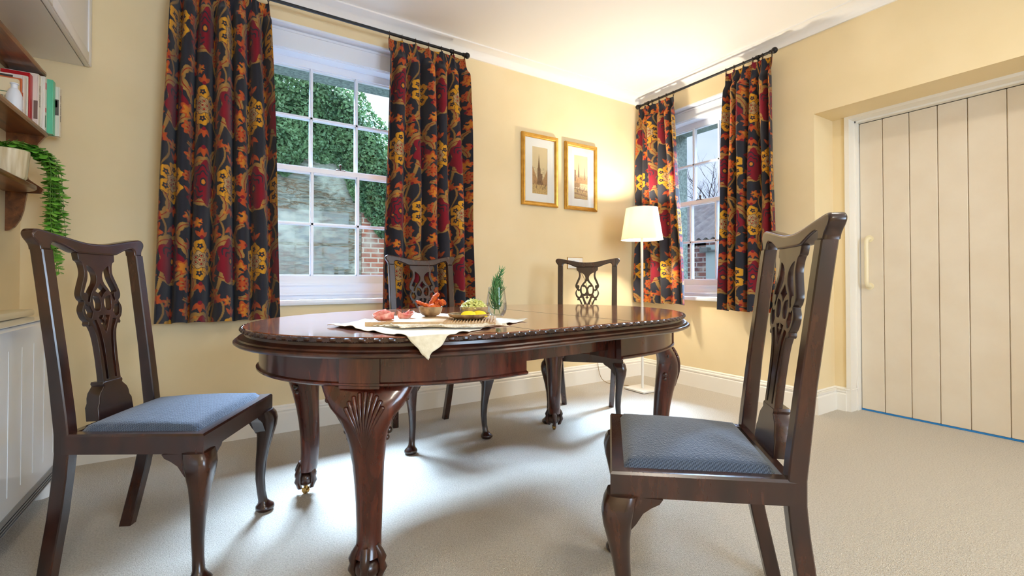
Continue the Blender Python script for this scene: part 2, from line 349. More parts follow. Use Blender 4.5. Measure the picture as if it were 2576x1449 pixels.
# ------------------------------------------------------------------ recessed door
root = empty('door_1', (RD, -1.6, 0), kind='structure')
def dl(mb): mb.v = [(v[0] - RD, v[1] + 1.6, v[2]) for v in mb.v]; return mb
DX = .38; DT = 1.955
m = MB()                                                  # casing
m.box(RD - .012, DX, -1.598, -1.571, 0, RZ); m.box(RD - .012, DX, RY0, -1.598, DT + .012, RZ)
m.box(DX - .045, DX + .05, -1.606, -1.592, 0, DT + .012); m.box(DX - .045, DX + .05, RY0, -1.592, DT, DT + .014)
m.box(DX, DX + .2, RY0, -1.571, DT, RZ)
dl(m).build('door_casing', M_trim, root, False)
pd = noise_mat('cream_door_paint', rgb(226, 211, 188), rgb(231, 218, 197), 6, .5, .15, bscale=40, dist=.002)
m = MB(); ys = [-1.609, -1.739, -1.878, -2.015, -2.149, -2.309, -2.46, -2.60, -2.74, -2.90]
for i in range(len(ys) - 1): m.bbox(DX, DX + .03, ys[i + 1] + .0022, ys[i] - .0022, .012, DT - .003, .0022)
m.box(DX + .012, DX + .03, -2.9, -1.609, .012, DT - .003)
dl(m).build('door_panel', pd, root, False)
m = MB(); zh0, zh1 = .842, 1.162; yh = -1.662
m.tube(spline([(DX, yh, zh0), (DX - .03, yh, zh0 + .004), (DX - .05, yh, zh0 + .03), (DX - .05, yh, (zh0 + zh1) / 2), (DX - .05, yh, zh1 - .03), (DX - .03, yh, zh1 - .004), (DX, yh, zh1)], 6), .0125, 12)
m.tube([(DX - .004, yh, zh0), (DX, yh, zh0)], .024, 16); m.tube([(DX - .004, yh, zh1), (DX, yh, zh1)], .024, 16)
dl(m).build('door_handle', mat('cream_plastic', rgb(240, 226, 190), .3), root)
m = MB(); m.box(DX + .001, DX + .03, -2.9, -1.609, .001, .011); dl(m).build('threshold_strip', mat('blue_tape', rgb(40, 130, 200), .5), root, False)
m = MB()
cbl = spline([(-.024, -1.2, .150), (-.024, RY1 + .0, .150), (-.015, RY1 - .025, .150), (.1, RY1 - .023, .150), (RD - .03, RY1 - .025, .150), (RD - .022, -1.53, .150), (RD - .018, -1.585, .148), (RD + .05, -1.603, .150), (RD + .075, -1.603, .19), (RD + .078, -1.603, .5), (RD + .078, -1.603, 1.9), (RD + .078, -1.615, 1.948), (RD + .078, -1.66, DT + .005), (RD + .078, -2.9, DT + .005)], 6)
m.tube(cbl, .0032, 6)
tag(m.build('cable', M_trim), 'thin white painted cable running along the skirting and round the plank door frame', 'cable')

# ------------------------------------------------------------------ curtain rods
def rod(name, P, a0, a1, label, rev):
    r_ = empty(name, P(a0, 0, 2.465), label=label, cat='curtain rod'); o = Vector(r_.location)
    def put(mb, nm): mb.v = [tuple(Vector(P(*v)) - o) for v in mb.v]; return mb.build(nm, M_rod, r_)
    m = MB(); m.tube([(a0, -.1, 2.47), (a1, -.1, 2.47)], .0095, 12); put(m, 'pole')
    for a_, s_ in ((a0, -1), (a1, 1)):
        m = MB(); m.sphere((a_ + s_ * .022, -.1, 2.47), .021, 16, 10); m.tube([(a_ - s_ * .012, -.1, 2.47), (a_ + s_ * .004, -.1, 2.47)], .013, 12); put(m, 'finial')
        m = MB(); b_ = a_ - s_ * .095
        m.tube(spline([(b_, -.004, 2.44), (b_, -.05, 2.44), (b_, -.085, 2.448), (b_, -.1, 2.458)], 4), .007, 8); m.tube([(b_ - .012, -.1, 2.47), (b_ + .012, -.1, 2.47)], .0135, 12); m.tube([(b_, -.006, 2.44), (b_, 0, 2.44)], .02, 14); put(m, 'bracket')
PA = lambda u, d, z: (u, d, z); PB = lambda u, d, z: (d, u, z)
rod('curtain_rod', PA, -3.54, -1.885, 'long black iron curtain rod over the big window in front of the ivy', 0)
rod('curtain_rod', PB, -1.275, -.085, 'short black iron curtain rod over the narrow window by the floor lamp', 1)

# ------------------------------------------------------------------ curtain fabric
TW, TH = .34, .62
C_base = np.array(rgb(50, 50, 58)); C_red = np.array(rgb(134, 30, 44)); C_gold = np.array(rgb(222, 158, 44)); C_khk = np.array(rgb(168, 128, 70))
C_org = np.array(rgb(190, 84, 42)); C_amb = np.array(rgb(208, 130, 46)); C_crm = np.array(rgb(196, 160, 110)); C_dr = np.array(rgb(150, 34, 30))
def fabric(u, v):
    u, v = u / 1.40, v / 1.30
    col = np.tile(C_base, (u.size, 1))
    def wr(cx, cy):
        dx = (u - cx + TW / 2) % TW - TW / 2; dy = (v - cy + TH / 2) % TH - TH / 2; return dx, dy
    def put(mask, c): col[mask] = c
    def stem(cx, amp, ph, wd, c, per=TH):
        x0 = cx + amp * np.sin(2 * PI * v / per + ph); sl = amp * 2 * PI / per * np.cos(2 * PI * v / per + ph)
        dx = (u - x0 + TW / 2) % TW - TW / 2; put(np.abs(dx) / np.sqrt(1 + sl ** 2) < wd, c)
    def arcleaf(cx, cy, R, a0, a1, wd, serr=26, c=C_khk):
        dx, dy = wr(cx, cy); r = np.hypot(dx, dy); th = (np.arctan2(dy, dx) - a0) % (2 * PI); t = th / (a1 - a0); ins = t < 1
        tt = np.clip(t, 0, 1); W_ = wd * (.35 + .65 * np.sin(PI * tt ** .8)); s_ = r - R; ss = .72 + .28 * np.abs(np.sin(serr * tt + np.sign(s_) * .8))
        put(ins & (np.abs(s_) < W_ * ss), c); put(ins & (np.abs(s_) < .0016), C_dr)
        put(ins & (np.hypot(s_, (tt - .5) * R * (a1 - a0)) < .006), C_amb)
    def leaf(cx, cy, ang, ln, wd, c, tip=None):
        dx, dy = wr(cx, cy); t = (dx * math.cos(ang) + dy * math.sin(ang)) / ln; s_ = -dx * math.sin(ang) + dy * math.cos(ang)
        k = (t > 0) & (t < 1); tt = np.clip(t, 0, 1); put(k & (np.abs(s_) < wd * np.sin(PI * tt ** .75)), c)
        if tip is not None: put(k & (np.abs(s_) < wd * .35 * np.sin(PI * tt)), tip)
    def sprig(cx, cy, ang, s_=1.0):
        for d in (-.75, 0, .75): leaf(cx, cy, ang + d, .042 * s_, .0085 * s_, C_org)
        dx, dy = wr(cx, cy); put(np.hypot(dx, dy) < .008 * s_, C_red)
    def maple(cx, cy, ang, s_=1.0):
        dx, dy = wr(cx, cy); r = np.hypot(dx, dy); th = np.arctan2(dy, dx) - ang
        e = .028 * s_ * (1 + .45 * np.cos(th)) * (1 + .22 * np.cos(7 * th)); put(r < e, C_org); put(r < e * .72, C_amb)
        leaf(cx, cy, ang + PI, .018 * s_, .005 * s_, C_base)
        put(np.hypot(dx, dy) < .006 * s_, C_base)
    def rosette(cx, cy, s_=1.0):
        dx, dy = wr(cx, cy); r = np.hypot(dx, dy); th = np.arctan2(dy, dx); put(r < .030 * s_ * (1 + .12 * np.cos(8 * th)), C_org); put((r < .024 * s_) & (np.cos(9 * th) > .1) & (r > .012), C_khk * .9)
        for k in range(6):
            x, y = wr(cx + .014 * math.cos(k * 1.047), cy + .014 * math.sin(k * 1.047)); put(np.hypot(x, y) < .0035, C_dr)
    def blossom(cx, cy, s_=1.0):
        dx, dy = wr(cx, cy); r = np.hypot(dx, dy); th = np.arctan2(dy, dx)
        put(r < .0265 * s_ * (1 + .10 * np.cos(5 * th)), C_base); put(r < .0245 * s_ * (1 + .10 * np.cos(5 * th)), C_gold)
        put(r < .0098 * s_ * (1 + .22 * np.cos(5 * th + 1)), C_base); put(r < .0030, C_amb)
    def cluster(cx, cy):
        for k in range(6):
            a_ = k * PI / 3 + .52; blossom(cx + .041 * math.cos(a_), cy + .054 * math.sin(a_), 1.05)
        dx, dy = wr(cx, cy); r = np.hypot(dx, dy * .9); th = np.arctan2(dy, dx); put(r < .031 * (1 + .1 * np.cos(7 * th)), C_base); put(r < .029 * (1 + .1 * np.cos(7 * th)), C_crm)
        for k in range(5):
            x, y = wr(cx + .016 * math.cos(k * 1.257), cy + .017 * math.sin(k * 1.257)); q = np.hypot(x, y); put((q < .0085) & (q > .0068), C_base); put(q < .004, C_dr)
        x, y = wr(cx, cy); put(np.hypot(x, y) < .004, C_dr)
    def peony(cx, cy, s_=1.0, fl=1):
        dx, dy = wr(cx, cy); dx = dx * fl; r = np.hypot(dx, dy * .72); th = np.arctan2(dy * .72, dx)
        e = .058 * s_ * (1 + .13 * np.cos(7 * th + .5) + .06 * np.cos(3 * th)); put(r < e, C_red)
        for q in (.028, .043):
            put((np.abs(r - q * (1 + .12 * np.cos(7 * th + 2))) < .0027) & (np.cos(th - .6) > -.55), C_base)
        put(r < .012, C_base); put(r < .007, C_amb); x, y = dx - .034, dy + .02; put(np.hypot(x, y) < .0045, C_amb)
    stem(.0, .045, .4, .0068, C_khk); stem(.012, .040, 2.6, .0035, C_khk * .8, TH / 2)
    for ox, oy, fl in ((0, 0, 1), (TW / 2, TH / 2, -1)):
        arcleaf(.085 + ox, .15 + oy, .080, PI * .02, PI * 1.10, .0200)
        arcleaf(.085 + ox, .15 + oy, .086, PI * 1.30, PI * 1.92, .017, 16)
        arcleaf(.0 + ox, .36 + oy, .06, -PI * .6, PI * .35, .016, 18)
        peony(.085 + ox, .145 + oy, 1.0, fl)
        cluster(.08 + ox, .455 + oy)
        sprig(.085 + ox, .285 + oy, -PI / 2); sprig(.03 + ox, .30 + oy, PI * .8, .8); sprig(.16 + ox, .395 + oy, 0, .9); sprig(.085 + ox, .36 + oy, -PI / 2, .9); sprig(.085 + ox, .545 + oy, PI / 2, .9); sprig(.01 + ox, .52 + oy, PI, .8)
        maple(.17 + ox, .555 + oy, .9); maple(-.01 + ox, .42 + oy, 2.4, .9); maple(.165 + ox, .33 + oy, -.7, .85); maple(.012 + ox, .235 + oy, 2.0, .75)
        arcleaf(.175 + ox, .24 + oy, .05, PI * .5, PI * 1.35, .014, 16); sprig(.0 + ox, .10 + oy, PI * .5, .9); sprig(.16 + ox, .125 + oy, -PI * .4, .8); sprig(.02 + ox, .60 + oy, PI * .3, .9); maple(.075 + ox, .60 + oy, 2.9, .6)
        rosette(.165 + ox, .05 + oy); rosette(.165 + ox, .48 + oy, .8)
    return col
M_fabric = attr_mat('crewel_floral_cotton', .9, 420, spec=.15, sheen=.12)
def curtain(name, P, top, bot, ztop, zbot, folds, step, label, uo, fabw=1.02, dep=.05, seed=0, ringz=2.47):
    nu = int(fabw / step); nv = int((ztop - zbot) / step)
    s_ = np.linspace(0, 1, nu); t_ = np.linspace(0, 1, nv); Sg, Tg = np.meshgrid(s_, t_)     # t 0 top .. 1 bottom
    r = np.random.default_rng(seed); wob = np.interp(np.linspace(0, 1, 400), np.linspace(0, 1, folds + 2), r.uniform(-.55, .55, folds + 2))
    ph = 2 * PI * (folds * Sg + .35 * np.interp(Sg, np.linspace(0, 1, 400), wob) * np.clip(Tg * 1.5, .2, 1))
    k = np.clip(Tg * (ztop - zbot) / .14, 0, 1); k = k * k * (3 - 2 * k)
    base = .5 + .5 * np.cos(ph)
    prof = (1 - k) * (base ** 5 * (.75 + .25 * np.cos(ph * 3))) * .9 + k * base
    am = dep * (.62 + .38 * k) * (1 + .25 * np.sin(ph / 3 + 1.3 + Tg))
    pinch = np.exp(-((Tg * (ztop - zbot) - .095) / .03) ** 2) * base ** 6 * -.012
    d = -.1 + (.012 * (1 - k) + dep * .45 * k) - prof * (am * k + .024 * (1 - k)) - pinch + .006 * np.sin(9 * Tg + 5 * Sg * 3)
    edge = np.minimum(Sg, 1 - Sg) / .02; d = d + np.where(edge < 1, (1 - edge) * .004, 0)
    l0 = top[0] + (bot[0] - top[0]) * Tg ** .8; l1 = top[1] + (bot[1] - top[1]) * Tg ** .8
    sw = Sg + (.72 * np.sin(ph) + .24 * np.sin(2 * ph)) * k * .8 / (2 * PI * folds) * np.clip(np.minimum(Sg, 1 - Sg) * folds * 2, 0, 1)
    sw = sw + .004 * np.sin(7 * Tg + 11 * Sg)
    x = l0 + (l1 - l0) * sw
    z = ztop - Tg * (ztop - zbot) - .003 * (1 - Tg) * (1 - base) + .006 * np.cos(ph) * Tg
    d = np.minimum(d, -.022)
    W_ = np.stack(P(x.ravel(), d.ravel(), z.ravel()), -1)
    o = Vector(P((top[0] + top[1]) / 2, -.1, ztop)); W_ = W_ - np.array(o)
    idx = np.arange(nu * nv).reshape(nv, nu); q = np.stack([idx[:-1, :-1], idx[:-1, 1:], idx[1:, 1:], idx[1:, :-1]], -1).reshape(-1, 4)
    me = bpy.data.meshes.new(name); me.vertices.add(nu * nv); me.vertices.foreach_set('co', W_.astype(np.float32).ravel())
    me.loops.add(q.size); me.loops.foreach_set('vertex_index', q.ravel().astype(np.int32)); me.polygons.add(len(q)); me.polygons.foreach_set('loop_start', np.arange(0, q.size, 4, dtype=np.int32))
    me.update(calc_edges=True)
    U = (Sg * fabw + uo).ravel(); V = ((ztop - Tg * (ztop - zbot)) + uo * .37).ravel()
    c = np.ones((nu * nv, 4), np.float32); c[:, :3] = fabric(U, V)
    at = me.attributes.new('Col', 'BYTE_COLOR', 'POINT'); at.data.foreach_set('color', c.ravel())
    uv = me.uv_layers.new(name='UVMap'); li = q.ravel(); uv.data.foreach_set('uv', np.stack([U[li], V[li]], -1).astype(np.float32).ravel())
    ob = link(name, me, M_fabric, None, True, 180); ob.location = o
    tag(ob, label, 'curtain', 'floral curtains')
    nr = folds + 1
    for i in range(nr):
        s0 = min(max((i) / folds, .015), .985); a_ = top[0] + (top[1] - top[0]) * s0
        m = MB(); R = .0165; cs, sn = math.cos(.35), math.sin(.35)
        ring = [(a_ + R * math.cos(t) * sn * .9, -.1 + R * math.cos(t) * cs, ringz - .004 + R * math.sin(t)) for t in [2 * PI * j / 20 for j in range(21)]]
        m.tube(ring, .0022, 6, False); m.tube([(a_, -.1, ringz - .020), (a_, -.1, ringz - .032)], .0018, 6); m.tube([(a_, -.1 + .006 * math.cos(t), ringz - .026 + .006 * math.sin(t)) for t in [2 * PI * j / 12 for j in range(13)]], .0014, 5, False)
        m.v = [tuple(Vector(P(*v)) - o) for v in m.v]; m.build('curtain_ring', M_bronze, ob)
    return ob
curtain('curtain', PA, (-3.535, -3.10), (-3.600, -3.040), 2.446, .668, 6, .0024, 'dark floral curtain left of the big window, widest of the four', .02, 1.02, .104, 3)
curtain('curtain', PA, (-2.425, -1.875), (-2.470, -1.812), 2.446, .662, 6, .0027, 'dark floral curtain between the big window and the two gilt pictures', .19, 1.02, .092, 5)
curtain('curtain', PB, (-.462, -.075), (-.580, -.040), 2.446, .680, 5, .0032, 'floral curtain in the room corner directly behind the lit floor lamp', .07, .86, .080, 8)
curtain('curtain', PB, (-1.285, -.932), (-1.315, -.880), 2.446, .655, 5, .0030, 'floral curtain right of the narrow window, beside the plank door recess', .25, .86, .084, 12)

# ------------------------------------------------------------------ dining chairs
def curve_mesh(polys, ext, bev):
    cu = bpy.data.curves.new('tmp', 'CURVE'); cu.dimensions = '2D'; cu.fill_mode = 'BOTH'; cu.extrude = ext - bev; cu.bevel_depth = bev; cu.bevel_resolution = 2
    cu.offset = -bev
    for p in polys:
        s_ = cu.splines.new('POLY'); s_.points.add(len(p) - 1); s_.use_cyclic_u = True
        for i, q in enumerate(p): s_.points[i].co = (q[0], q[1], 0, 1)
    ob = bpy.data.objects.new('tmp', cu); COL.objects.link(ob); dg = bpy.context.evaluated_depsgraph_get(); dg.update()
    me = bpy.data.meshes.new_from_object(ob.evaluated_get(dg)); bpy.data.objects.remove(ob); bpy.data.curves.remove(cu)
    mb = MB(); mb.v = [tuple(v.co) for v in me.vertices]; mb.f = [tuple(p.vertices) for p in me.polygons]; bpy.data.meshes.remove(me)
    return mb
def sm(pts, n=4): return [(p.x, p.y) for p in spline([(a_, b_, 0) for a_, b_ in pts], n, True)]
K = 3451.0
def zz(dx, y): return (dx / K, 1.009 - (y - 285) / K)
def mir(p): return [(-x, z) for x, z in p][::-1]
out_r = [(260, 398), (258, 440), (250, 480), (222, 500), (204, 545), (200, 620), (225, 690), (262, 775), (286, 850), (274, 905), (246, 938), (272, 985), (284, 1040), (262, 1115), (228, 1156), (236, 1182), (222, 1206), (190, 1204), (166, 1250), (150, 1300), (136, 1400), (128, 1550), (127, 1700), (131, 1850)]
outl = [zz(*p) for p in out_r]
outline = sm(outl, 4) 
half = [(p.x, p.y) for p in spline([(a_, b_, 0) for a_, b_ in outl], 4)]
OUTLINE = half + [(-x, z) for x, z in half][::-1]
H1 = sm([zz(*p) for p in [(158, 535), (100, 562), (56, 610), (42, 670), (60, 735), (110, 800), (150, 865), (176, 940), (200, 925), (186, 885), (200, 838), (234, 832), (203, 760), (168, 680), (156, 600)]], 3)
H2 = [zz(*p) for p in [(0, 735), (40, 785), (78, 822), (36, 850), (0, 900), (-36, 850), (-78, 822), (-40, 785)]]
H3 = sm([zz(*p) for p in [(98, 878), (125, 880), (130, 950), (118, 1030), (84, 1046), (52, 1040), (28, 1000), (26, 945), (54, 892)]], 3)
H4 = sm([zz(*p) for p in [(180, 978), (208, 988), (236, 962), (250, 1010), (244, 1062), (218, 1106), (178, 1120), (158, 1080), (148, 1056), (166, 1018)]], 3)
H5 = [zz(*p) for p in [(-84, 1106), (-14, 1092), (-18, 1120), (-42, 1140), (-16, 1148), (0, 1186), (16, 1148), (42, 1140), (18, 1120), (14, 1092), (84, 1106), (58, 1170), (30, 1240), (0, 1300), (-30, 1240), (-58, 1170)]]
H6 = [(p.x, p.y) for p in spline([(*zz(*p), 0) for p in [(120, 1142), (172, 1158), (137, 1225), (110, 1300), (94, 1420), (82, 1600), (78, 1812)]], 4)] + [(p.x, p.y) for p in spline([(*zz(*p), 0) for p in [(48, 1812), (46, 1600), (54, 1420), (70, 1300), (90, 1220), (120, 1142)]], 4)][:-1]
YS = lambda z: -.392 - .074 * max(0, (z - .444)) / .587 if z > .444 else -.392       # front face of the back at height z
def lean(mb, off):      # 2D drawing (x, z) with thickness t -> chair space
    mb.v = [(v[0], YS(v[1]) - off + v[2], v[1]) for v in mb.v]; return mb
def cabriole(mb, dx, dy, secs):
    """secs: z, outward offset, half width across, roundness; square-ish section whose corner points outward along (dx,dy)"""
    ux, uy = dx, dy; px, py = -dy, dx; S_ = []
    for z, off, hw, rnd in secs:
        ring = []
        for k in range(20):
            t = 2 * PI * k / 20; c_, s_ = math.cos(t), math.sin(t); n = 2 + (1 - rnd) * 2.5
            q = (abs(c_) ** n + abs(s_) ** n) ** (-1 / n); a_, b_ = c_ * q * hw, s_ * q * hw
            # rotate the square by 45 deg so that its corner points outwards
            a2, b2 = (a_ - b_) * .7071, (a_ + b_) * .7071
            ring.append((ux * (off + a2) + px * b2, uy * (off + a2) + py * b2, z))
        S_.append(ring)
    mb.loft(S_)
def make_chair():
    root = empty('dining_chair')
    wf, wr, d, hs, hr = .238, .203, .385, .444, .057
    # seat frame (four rails, mitred)
    m = MB()
    O = [(-wf, 0), (wf, 0), (wr, -d - .02), (-wr, -d - .02)]; I = [(-wf + .032, -.032), (wf - .032, -.032), (wr - .030, -d), (-wr + .030, -d)]
    def ring(P_, z): return [(x, y, z) for x, y in P_]
    b_ = .004
    Ob = [(-wf + b_, -b_), (wf - b_, -b_), (wr - b_, -d - .02), (-wr + b_, -d - .02)]
    m.loft([ring(I, hs - .012), ring(I, hs - hr), ring(O, hs - hr), ring(O, hs - .006), ring(Ob, hs), ring(I, hs), ring(I, hs - .012)], False)
    m.build('seat_frame', M_chair, root, True, 25)
    # slip seat, domed
    m = MB(); n = 26; V = []
    for j in range(n + 1):
        for i in range(n + 1):
            u, v = i / n * 2 - 1, j / n; y = -.030 - v * (d - .040); hw = (wf - .030) + (wr - .028 - wf + .030) * v
            e = min(1 - abs(u), (1 - abs(2 * v - 1))); r_ = 1 - (1 - min(e / .16, 1)) ** 2.4
            V.append((u * hw, y, hs - .004 + .020 * math.sqrt(max(r_, 0)) + .022 * (1 - u * u) * (1 - (2 * v - 1) ** 2)))
    m.add(V, [(j * (n + 1) + i, j * (n + 1) + i + 1, (j + 1) * (n + 1) + i + 1, (j + 1) * (n + 1) + i) for j in range(n) for i in range(n)])
    k = len(m.v); m.add([(wf - .03, -.03, hs - .01), (-wf + .03, -.03, hs - .01), (-wr + .028, -d + .01, hs - .01), (wr - .028, -d + .01, hs - .01)], [(0, 1, 2, 3)])
    m.build('slip_seat', M_seat, root, True, 180)
    # front cabriole legs with knee brackets
    for s in (-1, 1):
        m = MB(); q = .7071; cx, cy = s * (wf - .028), -.028; zt = hs - hr
        secs = [(zt + .002, .000, .036, .2), (zt - .012, .010, .037, .25), (zt - .035, .017, .037, .35), (zt - .065, .018, .033, .5), (zt - .10, .014, .027, .6), (zt - .15, .006, .0215, .7), (zt - .20, -.001, .0185, .8), (zt - .26, -.004, .0165, .9), (zt - .31, .000, .0155, 1), (zt - .345, .006, .0165, 1), (.030, .011, .022, 1), (.022, .014, .030, 1), (.017, .014, .033, 1), (.009, .014, .033, 1), (.004, .013, .029, 1), (0, .013, .026, 1)]
        cabriole(m, s * q, q, secs); m.v = [(v[0] + cx, v[1] + cy, v[2]) for v in m.v]
        # brackets along both rails
        prof = [(0, 0), (.078, 0), (.070, -.012), (.052, -.022), (.034, -.036), (.018, -.062), (0, -.085)]
        st = len(m.v); poly = [(cx - s * (.012 + a_), zt + b2) for a_, b2 in prof]; m.prism(poly, 1, -.046, -.006)
        poly = [(cy - .012 - a_, zt + b2) for a_, b2 in prof]; m.prism(poly, 0, s * (wf - .006), s * (wf - .044))
        m.build('leg', M_chair, root, True, 50)
    # back posts, each sweeping down into a rear leg
    for s in (-1, 1):
        m = MB()
        path = [(0, -.452, .180), (.10, -.432, .187), (.20, -.412, .193), (.32, -.394, .199), (.387, -.387, .202), (.444, -.387, .203), (.50, -.393, .203), (.65, -.412, .204), (.80, -.432, .2055), (.90, -.445, .2065), (.979, -.456, .207)]
        S_ = []
        for z, y, x in path:
            wd = .036 if z > .38 else .034; dp = .036 if z > .5 else .040
            bb_ = .003; x1, x0, y1, y0 = x, x - wd, y, y - dp
            S_.append([(s * a_, b2, z) for a_, b2 in [(x0 + bb_, y0), (x1 - bb_, y0), (x1, y0 + bb_), (x1, y1 - bb_), (x1 - bb_, y1), (x0 + bb_, y1), (x0, y1 - bb_), (x0, y0 + bb_)]])
        m.loft(S_); m.build('back_post', M_chair, root, True, 30)
    # crest rail with eared ends
    R = [(0, 285), (120, 281), (250, 264), (400, 236), (560, 206), (680, 186), (735, 188), (768, 212), (778, 246), (764, 284), (738, 318), (718, 352), (714, 392)]
    lo = [(592, 392), (590, 345), (574, 318), (540, 310), (480, 322), (400, 350), (330, 380), (262, 402), (120, 406), (0, 406)]
    rt = [(p.x, p.y) for p in spline([(*zz(*p), 0) for p in R], 5)]; rl = [(p.x, p.y) for p in spline([(*zz(*p), 0) for p in lo], 4)]
    hf = rt + rl; poly = hf[1:-1]; poly = [hf[0]] + poly + [hf[-1]] + [(-x, z) for x, z in poly[::-1]]
    m = curve_mesh([poly], .018, .006); lean(m, .018); m.build('crest_rail', M_chair, root, True, 40)
    # pierced splat
    m = curve_mesh([OUTLINE, H1, mir(H1), H2, H3, mir(H3), H4, mir(H4), H5, H6, mir(H6)], .010, .0015); lean(m, .016)
    m.build('splat', M_chair, root, True, 30)
    sh = [(.0, .560), (.040, .560), (.043, .553), (.040, .546), (.046, .540), (.058, .528), (.064, .514), (.066, .498), (.074, .486), (.076, .444), (.0, .444)]
    poly = sh[:-1] + [(0, .444)]; poly = sh[1:-1]; poly = poly + [(-x, z) for x, z in poly[::-1]]
    m = curve_mesh([poly], .020, .003); lean(m, .024); m.build('splat_shoe', M_chair, root, True, 30)
    return root
chair = make_chair()
CH = [((-3.2479, -1.1766), -2.029, 'dark mahogany dining chair nearest the white heater and hanging shelf, at the left'),
      ((-2.3762, -2.0347), .7993, 'dark mahogany dining chair in the right foreground, seen from its side, before the door'),
      ((-2.2724, -.744), 3.1272, 'dark mahogany dining chair standing in front of the floral curtain behind the table food'),
      ((-1.4611, -.8624), 2.3575, 'dark mahogany dining chair below the two gilt pictures, next to the floor lamp')]
for i, ((x, y), t, lb) in enumerate(CH):
    o = chair if i == 0 else copy_tree(chair)
    o.location = (x, y, 0); o.rotation_euler = (0, 0, t); tag(o, lb, 'chair', 'mahogany dining chairs around the table')

# ------------------------------------------------------------------ extending dining table
TC, TTH, TZ = (-2.283, -1.217), .068, .735
tA, tB, tL = .66, .60, .316
tb = empty('dining_table', (TC[0], TC[1], 0), TTH, 'oval red mahogany dining table with carved rim and shell-carved claw-foot legs', 'table')
def outl_pts(off, n=240, cut=None):
    P = []
    for k in range(n):
        t = 2 * PI * k / n; c_, s_ = math.cos(t), math.sin(t); nx, ny = c_ / tA, s_ / tB; q = math.hypot(nx, ny); nx, ny = nx / q, ny / q
        P.append((tA * c_ + nx * off + (tL if c_ > 1e-9 else -tL if c_ < -1e-9 else 0), tB * s_ + ny * off))
    return P
def ringz(off, z, n=240): return [(x, y, z) for x, y in outl_pts(off, n)]
m = MB(); m.loft([ringz(-.004, TZ - .003), ringz(-.006, TZ), ringz(-.02, TZ)], False); k = len(m.v)
m.f.append(tuple(range(480, 720))); m.loft([ringz(-.004, TZ - .003), ringz(-.010, TZ - .014)], False); m.f.append(tuple(range(720 + 240, 720 + 480)))
for sx in (-.25, .231): pass
m.build('tabletop', M_top, tb, True, 40)
# grooves of the leaf joints
m = MB()
for sx in (-.250, .231):
    yy = tB * math.sqrt(max(0, 1 - 0)) - .008
    m.box(sx - .0009, sx + .0009, -yy, yy, TZ - .002, TZ + .0003)
m.build('leaf_joint', M_darkgap, tb, False)
prof = [(.000, .733), (.004, .730), (.004, .722), (-.004, .719), (-.010, .716), (-.009, .708), (.000, .702), (.010, .701), (.014, .697), (.012, .694), (.020, .692), (.024, .688), (.024, .684), (.018, .679), (.002, .678), (-.06, .678)]
m = MB(); m.loft([ringz(a_, z) for a_, z in prof], False); m.build('edge_moulding', M_carved, tb, True, 28)
# ribbon-and-reed carving round the rim
m = MB(); P = outl_pts(.001, 1200); acc = [0]
for i in range(1, len(P)): acc.append(acc[-1] + math.dist(P[i], P[i - 1]))
tot = acc[-1] + math.dist(P[0], P[-1]); nb = int(tot / .040); acc = np.array(acc); PX = np.array([p[0] for p in P]); PY = np.array([p[1] for p in P])
def at_s(s_): s_ = s_ % tot; return float(np.interp(s_, acc, PX)), float(np.interp(s_, acc, PY))
for b_ in range(nb):
    s0 = b_ * tot / nb; pts = []; rr = []
    for k in range(6): 
        x, y = at_s(s0 + .004 + .020 * k / 5); pts.append((x, y, .7265)); rr.append(.0062 if 0 < k < 5 else .0035)
    m.tube(pts, rr, 7)
    for q in (-1, 1):
        x0, y0 = at_s(s0 + .027); x1, y1 = at_s(s0 + .037); m.tube([(x0, y0, .7265 - q * .006), (x1, y1, .7265 + q * .006)], .0028, 5)
rim = m.build('ribbon_carving', M_carved, tb, True, 40)
# aprons: one under each half, open under the leaf
def half_ring(sgn, off, xlim, n=100):
    P = []
    for x, y in outl_pts(off, 480):
        if sgn * x >= xlim * sgn * sgn and sgn * x > abs(xlim): P.append((x, y))
    P.sort(key=lambda p: math.atan2(p[1], sgn * p[0] - 0)); return P
def apron(sgn, xl, name='apron'):
    m = MB(); P0 = half_ring(sgn, -.052, xl); P1 = half_ring(sgn, -.078, xl)
    P2 = half_ring(sgn, -.043, xl)
    n = min(len(P0), len(P1), len(P2)); 
    def rs(P_): 
        d_ = [0]
        for i in range(1, len(P_)): d_.append(d_[-1] + math.dist(P_[i], P_[i - 1]))
        s_ = np.linspace(0, d_[-1], 110); return list(zip(np.interp(s_, d_, [p[0] for p in P_]), np.interp(s_, d_, [p[1] for p in P_])))
    e0 = [(sgn * xl, P0[0][1])] + P0 + [(sgn * xl, P0[-1][1])]; e1 = [(sgn * xl, P1[0][1])] + P1 + [(sgn * xl, P1[-1][1])]; e2 = [(sgn * xl, P2[0][1])] + P2 + [(sgn * xl, P2[-1][1])]
    A, B, C2 = rs(e0), rs(e1), rs(e2)
    secs = [[(A[i][0], A[i][1], .680), (A[i][0], A[i][1], .602), (C2[i][0], C2[i][1], .599), (C2[i][0], C2[i][1], .594), ((A[i][0] + C2[i][0]) / 2, (A[i][1] + C2[i][1]) / 2, .590), (A[i][0], A[i][1], .588), (B[i][0], B[i][1], .588), (B[i][0], B[i][1], .680)] for i in range(110)]
    m.loft(secs); return m.build(name, M_table, tb, True, 35)
apron(-1, .245); apron(1, .205)
m = MB()
for s in (-1, 1): m.box(-.62, .62, s * .46 - .014, s * .46 + .014, .615, .678)
m.box(.20, .225, -.52, .52, .588, .678); m.box(-.26, -.235, -.52, .52, .592, .678)
m.build('bearer_rail', M_table, tb, False)
